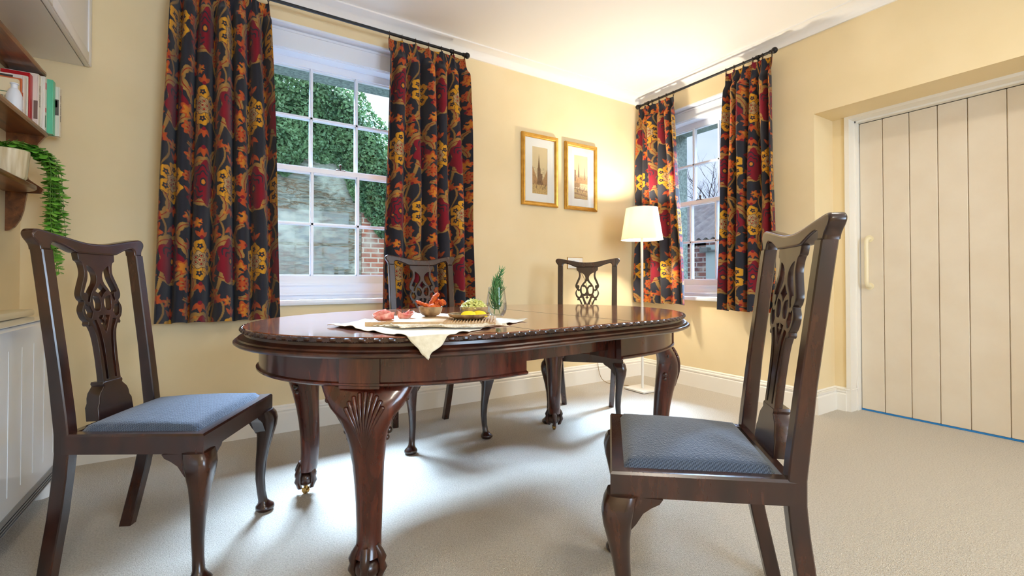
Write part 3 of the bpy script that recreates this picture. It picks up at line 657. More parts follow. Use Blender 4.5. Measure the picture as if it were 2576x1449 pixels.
# legs
def table_leg(lx, ly, ang):
    r_ = empty('leg', (lx, ly, 0), ang); r_.parent = tb           # local +x points outwards
    m = MB(); S_ = []
    #      z     out   half width  half depth  power
    Z = [(.592, -.006, .118, .036, 4), (.575, .000, .112, .040, 3.4), (.555, .010, .103, .044, 3), (.53, .020, .090, .048, 2.6), (.50, .024, .069, .050, 2.4), (.46, .022, .056, .050, 2.3), (.42, .015, .050, .047, 2.2), (.36, .005, .044, .042, 2.1), (.30, -.003, .041, .038, 2), (.24, -.008, .038, .036, 2), (.18, -.009, .036, .034, 2), (.145, -.006, .035, .033, 2), (.120, .000, .036, .036, 2), (.100, .008, .037, .038, 2)]
    for z, o_, hw, hd, n in Z:
        ring = []
        for k in range(36):
            t = 2 * PI * k / 36; c_, s_ = math.cos(t), math.sin(t); q = (abs(c_) ** n + abs(s_) ** n) ** (-1 / n)
            ring.append((o_ + c_ * q * hd, s_ * q * hw * (1 + .14 * max(0, min(1, (z - .40) / .12))), z))
        S_.append(ring)
    m.loft(S_); m.build('shaft', M_table, r_, True, 60)
    def front(y, z):           # outer surface of the shaft
        zs = [q[0] for q in Z][::-1]; o_ = np.interp(z, zs, [q[1] for q in Z][::-1]); hw = np.interp(z, zs, [q[2] for q in Z][::-1]) * (1 + .14 * max(0, min(1, (z - .40) / .12))); hd = np.interp(z, zs, [q[3] for q in Z][::-1]); n = np.interp(z, zs, [q[4] for q in Z][::-1])
        return o_ + hd * max(0.0, 1 - min(1, abs(y) / hw) ** n) ** (1 / n)
    m = MB()                   # scallop shell
    for k in range(9):
        a_ = (k - 4) / 4; pts = []; rr = []
        for j in range(9):
            t = j / 8; an = a_ * 1.32; ty, tz = .051 * math.sin(an), .520 + .050 * math.cos(an); y = ty * t ** 1.5; z = .392 + (tz - .392) * t ** .92; pts.append((front(y, z) + .001, y, z)); rr.append(.0010 + .0060 * t)
        m.tube(pts, rr, 8)
        m.sphere(pts[-1], .0072, 8, 6)
    m.build('shell_carving', M_table, r_, True, 60)
    for s in (-1, 1):          # side scrolls
        m = MB()
        c0 = (.008, s * .108, .548)
        pts = [(c0[0] + .014, c0[1] + s * -.009 * math.cos(t) * (1 - t / 9), c0[2] + .009 * math.sin(t) * (1 - t / 9)) for t in [j * .5 for j in range(14)]][::-1]
        pts = pts + [(.030, s * .094, .532), (.036, s * .078, .508), (.036, s * .064, .484), (.024, s * .056, .462)]
        m.tube(pts, .0048, 7)
        for (yy_, z_, q) in ((.058, .455, .011), (.052, .434, .009)): m.sphere((.010, s * yy_, z_), q, 10, 8)
        m.build('knee_scroll', M_carved, r_, True, 60)
    m = MB(); m.sphere((.014, 0, .066), .036, 18, 12, (1, 1, .86)); m.build('ball', M_carved, r_)
    m = MB()                   # four claws gripping the ball
    for k in range(4):
        t = k * PI / 2; c_, s_ = math.cos(t), math.sin(t); pts = []
        for (q, z, r2) in ((.022, .128, .011), (.033, .108, .013), (.040, .092, .014), (.039, .080, .0105), (.042, .064, .0135), (.038, .050, .009), (.033, .038, .0095), (.024, .030, .004)): pts.append((.014 + c_ * q, s_ * q, z, r2))
        m.tube([p[:3] for p in pts], [p[3] for p in pts], 9)
    m.build('claw', M_carved, r_, True, 80)
    m = MB(); m.tube([(.014, 0, .036), (.014, 0, .022)], .008, 10); m.tube([(.014, -.007, .012), (.014, .007, .012)], .012, 16); m.box(.004, .024, -.011, -.008, .010, .026); m.box(.004, .024, .008, .011, .010, .026)
    m.build('castor', mat('aged_brass', rgb(150, 112, 56), .35, metal=.9), r_)
LEGS = [(-.690, -.372, -2.10), (-.700, .345, 2.15), (.655, .345, .95), (.700, -.372, -.92)]
for l_ in LEGS:
    table_leg(*l_)
    a0 = math.atan2(l_[1] / tB, (abs(l_[0]) - tL) / tA * (1 if l_[0] > 0 else -1)); m = MB(); secs = []
    for k in range(-6, 7):                                       # square block of the apron above the leg
        t = a0 + k * .0165; c_, s_ = math.cos(t), math.sin(t); nx, ny = c_ / tA, s_ / tB; q = math.hypot(nx, ny); nx, ny = nx / q, ny / q; bx_ = tA * c_ + math.copysign(tL, l_[0]); by_ = tB * s_
        secs.append([(bx_ + nx * o_, by_ + ny * o_, z) for o_, z in ((-.045, .682), (-.045, .584), (-.09, .584), (-.09, .682))])
    m.loft(secs); m.build('corner_block', M_table, tb, True, 35)

# ------------------------------------------------------------------ food and linen on the table
_ct, _st = math.cos(TTH), math.sin(TTH)
def to_t(x, y): x, y = x - TC[0], y - TC[1]; return _ct * x + _st * y, -_st * x + _ct * y
def to_w(x, y): return TC[0] + _ct * x - _st * y, TC[1] + _st * x + _ct * y
OP = np.array(outl_pts(.006, 1440))
def drape(x, y, z0):
    """point (world xy) laid on the table; beyond the rim it hangs straight down"""
    lx, ly = to_t(x, y); ex = max(abs(lx) - tL, 0) / (tA + .006); ey = ly / (tB + .006)
    if ex * ex + ey * ey <= 1: return (x, y, z0)
    d = OP - np.array([lx, ly]); D = np.hypot(d[:, 0], d[:, 1]); i = int(D.argmin()); dist = float(D[i]); px, py = OP[i]
    n = np.array([lx - px, ly - py]) / max(dist, 1e-6); r = .010; 
    if dist < r * 1.57: a_ = dist / r; o_ = r * math.sin(a_); dz = r * (1 - math.cos(a_))
    else: o_ = r + .012 * min(1, dist / .05); dz = r + (dist - r * 1.57)
    wx, wy = to_w(px + n[0] * o_, py + n[1] * o_); return (wx, wy, z0 - dz)
_bx = Vector((.360, -.215)).normalized(); _by = Vector((-_bx.y, _bx.x))
def flat_under(x, y):          # the cloth lies flat beneath the board and the glass
    q = Vector((x + 2.924, y + 1.495)); a_, b_ = q.dot(_bx), q.dot(_by)
    d = math.hypot(max(-a_, a_ - .42, 0), max(-b_, b_ - .24, 0)); d = min(d, max(0, math.hypot(x + 2.38, y + 1.401) - .04))
    return min(1, d / .05)
def cloth(name, m_, A, B, C_, D_, n, z0, wr_amp, label, cat, seed, edge=.0):
    r = np.random.default_rng(seed); ph = r.uniform(0, 6, 8); mb = MB(); V = []; nn = n + 1
    for j in range(nn):
        for i in range(nn):
            u, v = i / n, j / n; x = (1 - u) * (1 - v) * A[0] + u * (1 - v) * B[0] + u * v * C_[0] + (1 - u) * v * D_[0]; y = (1 - u) * (1 - v) * A[1] + u * (1 - v) * B[1] + u * v * C_[1] + (1 - u) * v * D_[1]
            eg = min(u, v, 1 - u, 1 - v)
            wz = wr_amp * (.5 + .5 * math.sin(9 * u + ph[0] + 3 * math.sin(5 * v + ph[1]))) * (.5 + .5 * math.sin(11 * v + ph[2] + 2 * math.sin(7 * u))) 
            ee = max(0, 1 - eg / .05); wz += ee * wr_amp * .8 * max(0, math.sin(26 * (u + v) + ph[3]) )
            jx = edge * ee * math.sin(60 * (u - v) + ph[4]); x += jx; y -= jx
            cor = 0; wz = wz * flat_under(x, y) if name == 'tablecloth' else wz
            p = drape(x, y, z0 + wz); V.append((p[0], p[1], p[2] + cor * .0))
    mb.add(V, [(j * nn + i, j * nn + i + 1, (j + 1) * nn + i + 1, (j + 1) * nn + i) for j in range(n) for i in range(n)])
    o = mb.build(name, m_, None, True, 180); so = o.modifiers.new('thick', 'SOLIDIFY'); so.thickness = .0016; so.offset = 1
    return tag(o, label, cat)
BZ = TZ + .004
cloth('tablecloth', M_linen, (-3.015, -1.380), (-2.860, -1.880), (-2.335, -1.560), (-2.500, -1.026), 100, TZ + .0015, .0065, 'creased natural linen cloth lying diagonally with one corner hanging over the table edge', 'cloth', 4, .002)
# serving board: plain half and ridged half
bdF = Vector((-2.924, -1.495)); bdR = Vector((-2.564, -1.710)); ax = (bdR - bdF).normalized(); ay = Vector((-ax.y, ax.x)); blen = (bdR - bdF).length
brd = empty('serving_board', (bdF.x, bdF.y, TZ + .0045), math.atan2(ax.y, ax.x), 'pale beech serving board with one ridged end, lying on the linen cloth', 'serving board')
m = MB(); m.bbox(0, blen * .60, 0, .235, 0, .016, .002); m.build('board', M_board, brd, True, 30)
m = MB(); m.box(blen * .60, blen, 0, .235, 0, .010); nR = 17; x0 = blen * .60; pw = (blen - x0) / nR
for k in range(nR): m.prism([(x0 + k * pw, .010), (x0 + (k + 1) * pw, .010), (x0 + (k + .5) * pw, .017)], 1, 0, .235)
m.build('ridged_end', M_board, brd, False)
BT = TZ + .0045 + .0165
cloth('gauze_cloth', M_gauze, (-2.905, -1.535), (-2.850, -1.640), (-2.560, -1.790), (-2.600, -1.705), 40, TZ + .0090, .006, 'small open-weave jute gauze cloth laid over the linen in front of the board', 'cloth', 9, .003)
def bowl(name, x, y, z, r, h, label, cat, rim=.004, flat=.45, par=None):
    b = empty(name, (x, y, z), 0, label, cat)
    m = MB(); pr = [(0.001, .001), (r * flat, 0), (r * (flat + .08), .004)] + [(r * (flat + .08 + (1 - flat - .08) * math.sin(t)), h * (1 - math.cos(t)) * .96 + .004) for t in [PI / 2 * k / 9 for k in range(1, 10)]] + [(r - rim * .3, h + .003), (r - rim, h + .001)]
    m.lathe(pr, n=48); m.build('bowl_outside' if 'bowl' in name else 'underside', M_bowl, b)
    m = MB(); pr = [(r - rim, h + .001)] + [((r - rim) * (flat + (1 - flat) * math.sin(t)), .006 + (h - .006) * (1 - math.cos(t))) for t in [PI / 2 * k / 9 for k in range(8, 0, -1)]] + [(.001, .006)]
    m.lathe(pr, n=48); m.build('glazed_inside', M_bowl_in, b); return b
bx, by = -2.668, -1.418
bowl('bowl', bx, by, BT, .043, .033, 'small brown speckled bowl holding crumbed chicken strips', 'bowl')
def lump(name, m_, pts, rad, label, cat, group, seed=0, flat=.6):
    r = random.Random(seed); P_ = spline(pts, 9); n = len(P_); rr = [rad * (math.sin(PI * (i + .8) / (n + .6)) ** .45) * r.uniform(.82, 1.15) for i in range(n)]
    m = MB(); m.tube(P_, rr, 16, True, flat); m.v = [tuple(Vector(v) + Vector((r.uniform(-1, 1), r.uniform(-1, 1), r.uniform(-1, 1))) * rad * .20) for v in m.v]
    o = m.build(name, m_, None, True, 180); return tag(o, label, cat, group)
zb_ = BT + .024
G = 'crumbed chicken strips in the small bowl'
lump('chicken_strip', M_chick, [(bx - .006, by, zb_), (bx + .008, by - .004, zb_ + .035), (bx + .028, by - .006, zb_ + .060)], .013, 'longest crumbed chicken strip, standing upright out of the small bowl', 'chicken', G, 1)
lump('chicken_strip', M_chick, [(bx + .004, by - .012, zb_ + .002), (bx - .022, by - .006, zb_ + .018), (bx - .050, by + .014, zb_ + .032)], .011, 'crumbed chicken strip resting over the window side of the small bowl', 'chicken', G, 2)
lump('chicken_strip', M_chick, [(bx + .004, by, zb_ + .006), (bx + .024, by - .012, zb_ + .024), (bx + .046, by - .028, zb_ + .026)], .016, 'knobbly crumbed chicken piece at the salad side of the small bowl', 'chicken', G, 3, .8)
lump('chicken_strip', M_chick, [(bx - .024, by - .022, zb_ + .002), (bx + .004, by - .026, zb_ + .012), (bx + .028, by - .020, zb_ + .004)], .014, 'crumbed chicken piece lying flat at the front of the small bowl', 'chicken', G, 4, .8)
# plate with bowl of pasta salad and lemon
px_, py_ = -2.586, -1.565
bowl('plate', px_, py_, BT + .001, .0725, .013, 'shallow brown speckled plate on the ridged end of the board', 'plate', flat=.72)
b2x, b2y = px_ + .030, py_ + .020
bowl('salad_bowl', b2x, b2y, BT + .005, .050, .031, 'brown bowl of green pasta salad standing on the plate behind the lemon', 'bowl')
m = MB(); r = random.Random(5)
for k in range(260):
    a_, q = r.uniform(0, 2 * PI), math.sqrt(r.random()); h = .030 * (1 - q ** 2.5) * r.uniform(.6, 1.0); x, y = b2x + q * .045 * math.cos(a_), b2y + q * .045 * math.sin(a_); z = BT + .034 + h; t = r.uniform(0, PI); e = r.uniform(-.5, .5)
    d_ = Vector((math.cos(t), math.sin(t), e)).normalized() * .0048; c_ = Vector((x, y, z)); bnd = Vector((-d_.y, d_.x, .001)) * .5
    m.tube([c_ - d_, c_ - d_ * .4 + bnd, c_ + d_ * .4 + bnd, c_ + d_], [.0022, .0036, .0036, .0022], 7)
for k in range(110): a_, q = r.uniform(0, 2 * PI), math.sqrt(r.random()); m.sphere((b2x + q * .041 * math.cos(a_), b2y + q * .041 * math.sin(a_), BT + .027 + .018 * (1 - q * q)), .008, 7, 5)
tag(m.build('pasta_salad', M_pasta, None, True, 180), 'heap of small green herbed pasta shells in the bowl on the plate', 'pasta salad', kind='stuff')
m = MB()
for k in range(120):
    a_, q = r.uniform(0, 2 * PI), math.sqrt(r.random()); x, y = b2x + q * .044 * math.cos(a_), b2y + q * .044 * math.sin(a_); z = BT + .039 + .030 * (1 - q ** 2.5); t = r.uniform(0, 6.28); d_ = Vector((math.cos(t), math.sin(t), r.uniform(-.4, .4))) * .0028; n_ = Vector((-d_.y, d_.x, 0)) * .5
    c_ = Vector((x, y, z)); m.add([c_ - d_, c_ + n_, c_ + d_, c_ - n_], [(0, 1, 2, 3)])
tag(m.build('chopped_herb', M_herb, None, False), 'finely chopped green herb scattered over the pasta salad', 'herb', kind='stuff')
M_lrind = mat('lemon_rind', rgb(246, 206, 30), .45)
for k, (ox, oy, rot_, lb) in enumerate(((-.026, -.046, -.45, 'lemon wedge at the left of the plate, in front of the salad bowl'), (.010, -.056, -.65, 'lemon wedge at the right of the plate, in front of the salad bowl'))):
    e_ = empty('lemon_wedge', (px_ + ox + .008, py_ + oy + .014, BT + .006), rot_, lb, 'lemon', 'lemon wedges on the plate'); e_.scale = (1.2, 1.2, 1.05)
    m = MB(); secs = []
    for j in range(13):
        t = PI * j / 12; x = -.022 * math.cos(t); q = .016 * math.sin(t) ** .7 + .0003; secs.append([(x, -q * .75, .003), (x, -q * .2, .003 + q * 1.15), (x, q * .6, .003)])
    m.loft(secs); m.build('lemon_flesh', M_lemon, e_, True, 50)
    m = MB(); secs = []
    for j in range(13):
        t = PI * j / 12; x = -.0235 * math.cos(t); q = .0172 * math.sin(t) ** .7 + .0003; secs.append([(x, q * .7, .0025), (x, q * .1, .001), (x, -q * .8, .0025), (x, -q * .78, .0035), (x, q * .6, .004)])
    m.loft(secs); m.build('lemon_rind', M_lrind, e_, True, 50)
# folded ham
def ham(x, y, s, seed, label):
    r = random.Random(seed); m = MB(); n = 48; rows = 5; V = []
    for j in range(rows):
        for i in range(n):
            t = i / (n - 1); a_ = t * PI * 3.4 + seed; q = (.009 + .017 * t) * s; hh = (.006 + .026 * j / (rows - 1) * (1 - .35 * t)) * s
            fl = 1 + .35 * j / (rows - 1) + .12 * math.sin(14 * t + j)
            V.append((x + q * fl * math.cos(a_) * 1.25, y + q * fl * math.sin(a_), max(BT + .001, BT + hh * 1.15 - .007 + (.003 + .005 * j / rows) * s * math.sin(20 * t + seed))))
    m.add(V, [(j * n + i, j * n + i + 1, (j + 1) * n + i + 1, (j + 1) * n + i) for j in range(rows - 1) for i in range(n - 1)])
    o = m.build('ham_slice', M_ham, None, True, 180); so = o.modifiers.new('thick', 'SOLIDIFY'); so.thickness = .0012
    return tag(o, label, 'ham', 'folded ham slices on the board')
ham(-2.851, -1.470, 1.0, 1, 'ragged folded slice of pink ham at the left end of the board')
ham(-2.770, -1.430, .88, 4, 'rounded folded slice of pink ham between the other ham and the chicken bowl')
# tumbler with rosemary
gx, gy = -2.380, -1.401; gz = TZ + .0045
g = empty('glass_tumbler', (gx, gy, gz), 0, 'stemless clear glass of water holding rosemary, behind the linen corner', 'glass')
m = MB(); pr = [(.001, .0), (.020, .0), (.028, .004), (.036, .016), (.0395, .032), (.039, .050), (.035, .080), (.031, .108), (.0300, .109), (.0338, .080), (.0378, .050), (.0382, .032), (.0347, .018), (.026, .007), (.001, .006)]
m.lathe([(a_ * 1.05, z * 1.1) for a_, z in pr], n=40); m.build('tumbler_body', M_tumbler, g)
m = MB(); pr = [(.001, .0065), (.026, .0075), (.0343, .0185), (.0378, .032), (.0374, .050), (.0372, .052), (.001, .052)]
m.lathe([(a_ * 1.045, z * 1.1) for a_, z in pr], n=40); tag(m.build('water', M_water, g), 'clear water')
def rosemary(pts, lean_, label, seed):
    r = random.Random(seed); P_ = spline(pts, 10); root = empty('rosemary_sprig', pts[0], 0, label, 'rosemary', 'rosemary sprigs in the glass'); o = Vector(pts[0])
    m = MB(); m.tube([p - o for p in P_], [.0016 - .001 * i / len(P_) for i in range(len(P_))], 6); m.build('stem', M_stem, root)
    m = MB(); n = len(P_)
    for i in range(4, n):
        for k in range(4):
            t = (P_[i] - P_[i - 1]).normalized(); a_ = r.uniform(0, 2 * PI); s_ = Vector((1, 0, 0)).cross(t).normalized(); b_ = t.cross(s_); out = (s_ * math.cos(a_) + b_ * math.sin(a_)); ln = r.uniform(.020, .034) * (1.1 - .5 * i / n)
            p0 = P_[i] - o + t * r.uniform(0, .006); p1 = p0 + (out * .75 + t * .5) * ln * .6; p2 = p0 + (out * .8 + t * 1.1) * ln
            m.tube([p0, p1, p2], [.0013, .0017, .0004], 4)
    m.build('rosemary_needles', M_rose, root, True, 180); return root
rosemary([(gx - .010, gy, gz + .012), (gx - .006, gy + .005, gz + .07), (gx + .000, gy + .004, gz + .12), (gx + .024, gy + .004, gz + .185)], 0, 'taller rosemary sprig curving out of the glass', 1)
rosemary([(gx - .006, gy + .012, gz + .014), (gx + .006, gy + .008, gz + .06), (gx + .020, gy + .004, gz + .11), (gx + .012, gy + .006, gz + .150)], 0, 'middle rosemary sprig leaning over the window side of the glass rim', 3)
rosemary([(gx + .012, gy - .008, gz + .014), (gx - .002, gy - .004, gz + .06), (gx - .012, gy - .002, gz + .10), (gx - .006, gy - .002, gz + .135)], 0, 'shorter rosemary sprig standing in the glass', 2)

# ------------------------------------------------------------------ floor lamp
lx, ly = LAMP_P
lp = empty('floor_lamp', (lx, ly, 0), 0, 'white metal floor lamp with a lit cream drum shade in the room corner', 'floor lamp')
m = MB(); m.bbox(-.105, .105, -.105, .105, .004, .018, .002); m.build('lamp_base', M_lampw, lp, True, 30)
m = MB()
for sx in (-1, 1):
    for sy in (-1, 1): m = MB(); m.tube([(sx * .08, sy * .08, 0), (sx * .08, sy * .08, .005)], .012, 10); m.build('base_foot', M_darkgap, lp)
m = MB(); m.tube([(0, 0, .016), (0, 0, 1.235)], .0105, 14); m.tube([(0, 0, 1.225), (0, 0, 1.262)], .017, 14); m.build('lamp_pole', M_lampw, lp)
ms = bpy.data.materials.new('linen_lampshade'); ms.use_nodes = True; nn_ = ms.node_tree.nodes; nn_.remove(nn_['Principled BSDF'])
df = N(ms, 'BsdfDiffuse'); df.inputs[0].default_value = (*rgb(250, 244, 222), 1); tr = N(ms, 'BsdfTranslucent'); tr.inputs[0].default_value = (*rgb(255, 252, 240), 1)
mx = N(ms, 'MixShader'); mx.inputs[0].default_value = .42; L(ms, df.outputs[0], mx.inputs[1]); L(ms, tr.outputs[0], mx.inputs[2]); L(ms, mx.outputs[0], nn_['Material Output'].inputs[0])
m = MB(); z0, z1, r0, r1 = 1.208, 1.462, .164, .124
m.lathe([(r0, z0), (r1, z1), (r1 - .0012, z1), (r0 - .0012, z0), (r0, z0)], n=64); m.build('lamp_shade', ms, lp, True, 50)
m = MB()
for rr_, zq in ((r0, z0), (r1, z1)):
    m = MB(); m.tube([(rr_ * math.cos(2 * PI * k / 64), rr_ * math.sin(2 * PI * k / 64), zq) for k in range(65)], .0022, 6, False); m.build('shade_ring', M_lampw, lp)
m = MB()
for k in range(3): m.tube([(0, 0, 1.262), (r0 * math.cos(k * 2.094 + .4), r0 * math.sin(k * 2.094 + .4), z0 + .004)], .002, 6)
m.build('shade_spoke', M_lampw, lp)
mbulb = bpy.data.materials.new('bulb_glow'); mbulb.use_nodes = True; b_ = mbulb.node_tree.nodes['Principled BSDF']; b_.inputs['Emission Color'].default_value = (1, .82, .55, 1); b_.inputs['Emission Strength'].default_value = 12
m = MB(); m.sphere((0, 0, 1.325), .026, 16, 12, (1, 1, 1.2)); m.tube([(0, 0, 1.262), (0, 0, 1.30)], .014, 12); m.build('light_bulb', mbulb, lp)
l = bpy.data.lights.new('lamp_light', 'POINT'); l.energy = BULB_E; l.color = (1.0, .90, .73); l.shadow_soft_size = .034
o = bpy.data.objects.new('lamp_light', l); COL.objects.link(o); o.location = (lx, ly, 1.385)
for (x, y, z_, e), lb in zip(CEIL_FILL, ('above the dining table', 'near the plank door', 'at the far end of the room')):
    m = MB(); m.lathe([(.155, 0), (.155, -.018), (.145, -.022), (.128, -.022), (.128, -.010), (.001, -.010)], (0, 0, ZC - z_ - 0), 36); o = m.build('ceiling_fill_fixture', M_lampw); o.location = (x, y, z_)
    tag(o, 'unseen round white flush ceiling light added for fill, ' + lb, 'ceiling light', 'added ceiling fill lights')  # fittings made to go with the added ceiling fill

# ------------------------------------------------------------------ socket and lamp cord
so_ = empty('wall_socket', (-.80, 0, 1.025), 0, 'white double wall socket with plug, behind the chair below the pictures', 'wall socket')
m = MB(); m.bbox(-.080, .080, -.010, 0, -.045, .045, .002); m.build('face_plate', M_lampw, so_, True, 30)
m = MB()
for (a_, b2, c_, d_) in ((-.083, -.080, -.048, .048), (.080, .083, -.048, .048), (-.083, .083, -.048, -.045), (-.083, .083, .045, .048)): m.box(a_, b2, -.008, 0, c_, d_)
m.build('brass_edge', M_gold, so_, False)
m = MB(); m.bbox(-.034, .016, -.042, -.010, -.022, .024, .006); m.build('plug', M_white, so_, True, 40)
m = MB(); m.tube(spline([(-.80, -.030, 1.002), (-.78, -.034, .97), (-.70, -.026, .86), (-.62, -.024, .62), (-.58, -.026, .30), (-.56, -.040, .08), (-.53, -.10, .006), (-.47, -.25, .005), (lx, ly + .10, .006)], 8), .0028, 6)
tag(m.build('power_cord', mat('brown_cord', rgb(150, 120, 70), .5), None), 'thin cord hanging from the wall socket down to the floor lamp', 'cord')

# ------------------------------------------------------------------ framed pictures
M_art = attr_mat('sepia_print', .8)
def picture(x0, x1, z0, z1, kind, label):
    c_ = ((x0 + x1) / 2, -.004, (z0 + z1) / 2); r_ = empty('framed_picture', c_, 0, label, 'picture', 'gilt framed pictures'); W_, H_ = (x1 - x0) / 2, (z1 - z0) / 2
    m = MB(); fr = [(0, 0), (0, .018), (.006, .024), (.012, .022), (.020, .018), (.026, .021), (.031, .016), (.034, .008), (.034, 0)]
    P4 = [(-W_, -H_), (W_, -H_), (W_, H_), (-W_, H_)]; secs = []
    for k in range(5):
        sx, sz = P4[k % 4]; secs.append([(sx - math.copysign(a_, sx), -b2, sz - math.copysign(a_, sz)) for a_, b2 in fr])
    m.loft(secs, False); m.build('gilt_frame', M_gold, r_, True, 25)
    aw0, aw1, az0, az1 = -W_ + .29 * 2 * W_, -W_ + .71 * 2 * W_, H_ - .83 * 2 * H_, H_ - .175 * 2 * H_
    m = MB(); m.box(-W_ + .03, aw0, -.008, 0, -H_ + .03, H_ - .03); m.box(aw1, W_ - .03, -.008, 0, -H_ + .03, H_ - .03); m.box(aw0, aw1, -.008, 0, -H_ + .03, az0); m.box(aw0, aw1, -.008, 0, az1, H_ - .03)
    m.build('mount', M_mat, r_, False)
    nx, nz_ = 90, 200; X, Z = np.meshgrid(np.linspace(0, 1, nx), np.linspace(0, 1, nz_)); x, z = X.ravel(), Z.ravel()
    sky = np.array(rgb(226, 204, 158)); col = np.tile(sky, (x.size, 1)) * (.92 + .08 * z[:, None]); ink = np.array(rgb(112, 84, 58)); tan_ = np.array(rgb(190, 146, 96)); gr = np.array(rgb(206, 172, 112)); rr_ = np.random.default_rng(kind)
    col[z < .22] = gr
    def mk(mask, c): col[mask] = c
    if kind == 1:
        mk((z > .2) & (z < .60 - .9 * x) & (x < .5), tan_); mk((z > .2) & (z < .25 + .75 * (x - .62)) & (x > .62), tan_ * .95); mk((np.abs(x - .44) < .10) & (z > .2) & (z < .55), ink * 1.5); mk((np.abs(x - .44) < .075 * np.clip((.86 - z) / .32, 0, 1)) & (z > .5), ink * 1.3); mk((np.abs(x - .60) < .07) & (z > .2) & (z < .44), ink * 1.6)
    else:
        mk((z > .36) & (z < .52 + .03 * np.sin(40 * x)), tan_); mk((np.abs(x - .34) < .07 * np.clip((.84 - z) / .35, 0, 1)) & (z > .5), ink * 1.8); mk((np.abs(x - .80) < .04 * np.clip((.80 - z) / .3, 0, 1)) & (z > .45), ink * 1.9); mk((np.abs(x - .08) < .05) & (z > .4) & (z < .66), ink * 1.8); mk((z > .27) & (z < .37) & (x < .42), tan_ * .8); mk((z < .27) & (np.sin(60 * z + 3 * x) > .6), tan_ * .85)
    tx = np.repeat(np.repeat(rr_.uniform(.72, 1.12, (50, 45)), 4, 0), 2, 1).ravel()[:x.size]; col = np.where(((z < .56))[:, None], col * tx[:, None], col * (.96 + .04 * tx[:, None]))
    for k in range(26): 
        a_, b2 = rr_.uniform(.05, .95), rr_.uniform(.12, .26); mk((np.abs(x - a_) < .012) & (np.abs(z - b2) < .025), ink)
    me = bpy.data.meshes.new('print'); V = np.stack([aw0 + (aw1 - aw0) * x, np.full_like(x, -.006), az0 + (az1 - az0) * z], -1)
    idx = np.arange(nx * nz_).reshape(nz_, nx); q = np.stack([idx[:-1, :-1], idx[:-1, 1:], idx[1:, 1:], idx[1:, :-1]], -1).reshape(-1, 4)
    me.from_pydata(V.tolist(), [], q.tolist()); at = me.attributes.new('Col', 'FLOAT_COLOR', 'POINT'); cc = np.ones((x.size, 4), np.float32); cc[:, :3] = np.clip(col, 0, 1); at.data.foreach_set('color', cc.ravel())
    link('art_print', me, M_art, r_, False)
    m = MB(); m.box(-W_ + .03, W_ - .03, -.0125, -.0115, -H_ + .03, H_ - .03); m.build('picture_glass', M_pglass, r_, False)
picture(-1.345, -.990, 1.476, 2.048, 1, 'left gilt framed print of a church spire in a street')
picture(-.915, -.562, 1.474, 2.040, 2, 'right gilt framed print of spires beyond a quay, nearer the floor lamp')

# ------------------------------------------------------------------ storage heater, plank on it
hx = -3.891; ht = empty('storage_heater', (-3.99, -1.2, 0), 0, 'low white enamelled storage heater with grey bottom grille along the left wall', 'heater')
def hl(mb): mb.v = [(v[0] + 3.99, v[1] + 1.2, v[2]) for v in mb.v]; return mb
m = MB()
ye0, ye1 = -2.05, -.215; sec = [(hx, .135), (hx, .70), (hx - .003, .722), (hx - .014, .731), (XL + .012, .735), (XL + .012, .135)]
S_ = []
for y, k in ((ye0, 1), (ye0 + .004, 0), (-.330, 0), (-.30, .001), (-.262, .012), (-.235, .035), (-.219, .070), (ye1, .11)):
    kk = k if y != ye0 else .004
    S_.append([(max(min(x, hx - kk) if x > XL + .1 else x, XL + .012), y, z) for x, z in sec])
m.loft(S_); hl(m).build('heater_case', M_heater, ht, True, 40)
m = MB()
for k in range(12):
    y = -.42 - k * .115; m.box(hx - .001, hx + .0012, y - .0018, y + .0018, .19, .66)
hl(m).build('raised_rib', M_heater, ht, False)
m = MB(); m.box(XL + .02, hx + .001, ye0, -.30, .095, .136); 
hl(m).build('outlet_grille', M_darkgap, ht, False)
m = MB(); m.box(hx - .004, hx + .004, ye0, -.29, .118, .137)
for z in (.085, .095, .106): m.box(hx - .02, hx + .003, ye0, -.29, z, z + .005)
hl(m).build('grille_bar', M_grille, ht, False)
m = MB()
for y in (-.37, -1.85):
    for x in (-3.935, -4.05): m = MB(); m.tube([(x, y, 0), (x, y, .09)], .027, 18); hl(m).build('heater_foot', M_lampw, ht)
m = MB(); m.box(XL + .012, hx - .012, ye0 + .01, -.33, .7345, .737)
hl(m).build('heater_top', M_heater, ht, False)
m = MB(); m.bbox(-4.085, -3.990, -.78, -.245, .738, .766, .008); m.box(-3.991, -3.9885, -.76, -.27, .750, .7525)
tag(m.build('wooden_plank', mat('cream_painted_wood', rgb(236, 222, 186), .5), None, True, 40), 'short cream painted plank lying on top of the white heater', 'plank')

# ------------------------------------------------------------------ wall cabinet
wc = empty('wall_cabinet', (-3.98, -.9, 1.93), 0, 'white wall cabinet hung high on the left wall above the shelf', 'cabinet'); wo = (-3.98, -.9, 1.93)
def wl(mb): mb.v = [(v[0] - wo[0], v[1] - wo[1], v[2] - wo[2]) for v in mb.v]; return mb
m = MB(); m.box(XL, -3.891, -1.9, -.001, 1.93, 2.50); wl(m).build('cabinet_body', M_cab, wc, False)
for y0, y1 in ((-.655, -.003), (-1.30, -.659), (-1.9, -1.304)):
    m = MB(); m.bbox(-3.888, -3.868, y0, y1, 1.929, 2.50, .003)
    fr = .055
    for (a_, b2, c_, d_) in ((y0, y0 + fr, 1.929, 2.50), (y1 - fr, y1, 1.929, 2.50), (y0 + fr - .002, y1 - fr + .002, 1.929, 1.929 + fr), (y0 + fr - .002, y1 - fr + .002, 2.50 - fr, 2.50)): m.bbox(-3.870, -3.862, a_ + .001, b2 - .001, c_ + .001, d_ - .001, .0035)
    wl(m).build('cabinet_door', M_cab, wc, True, 30)

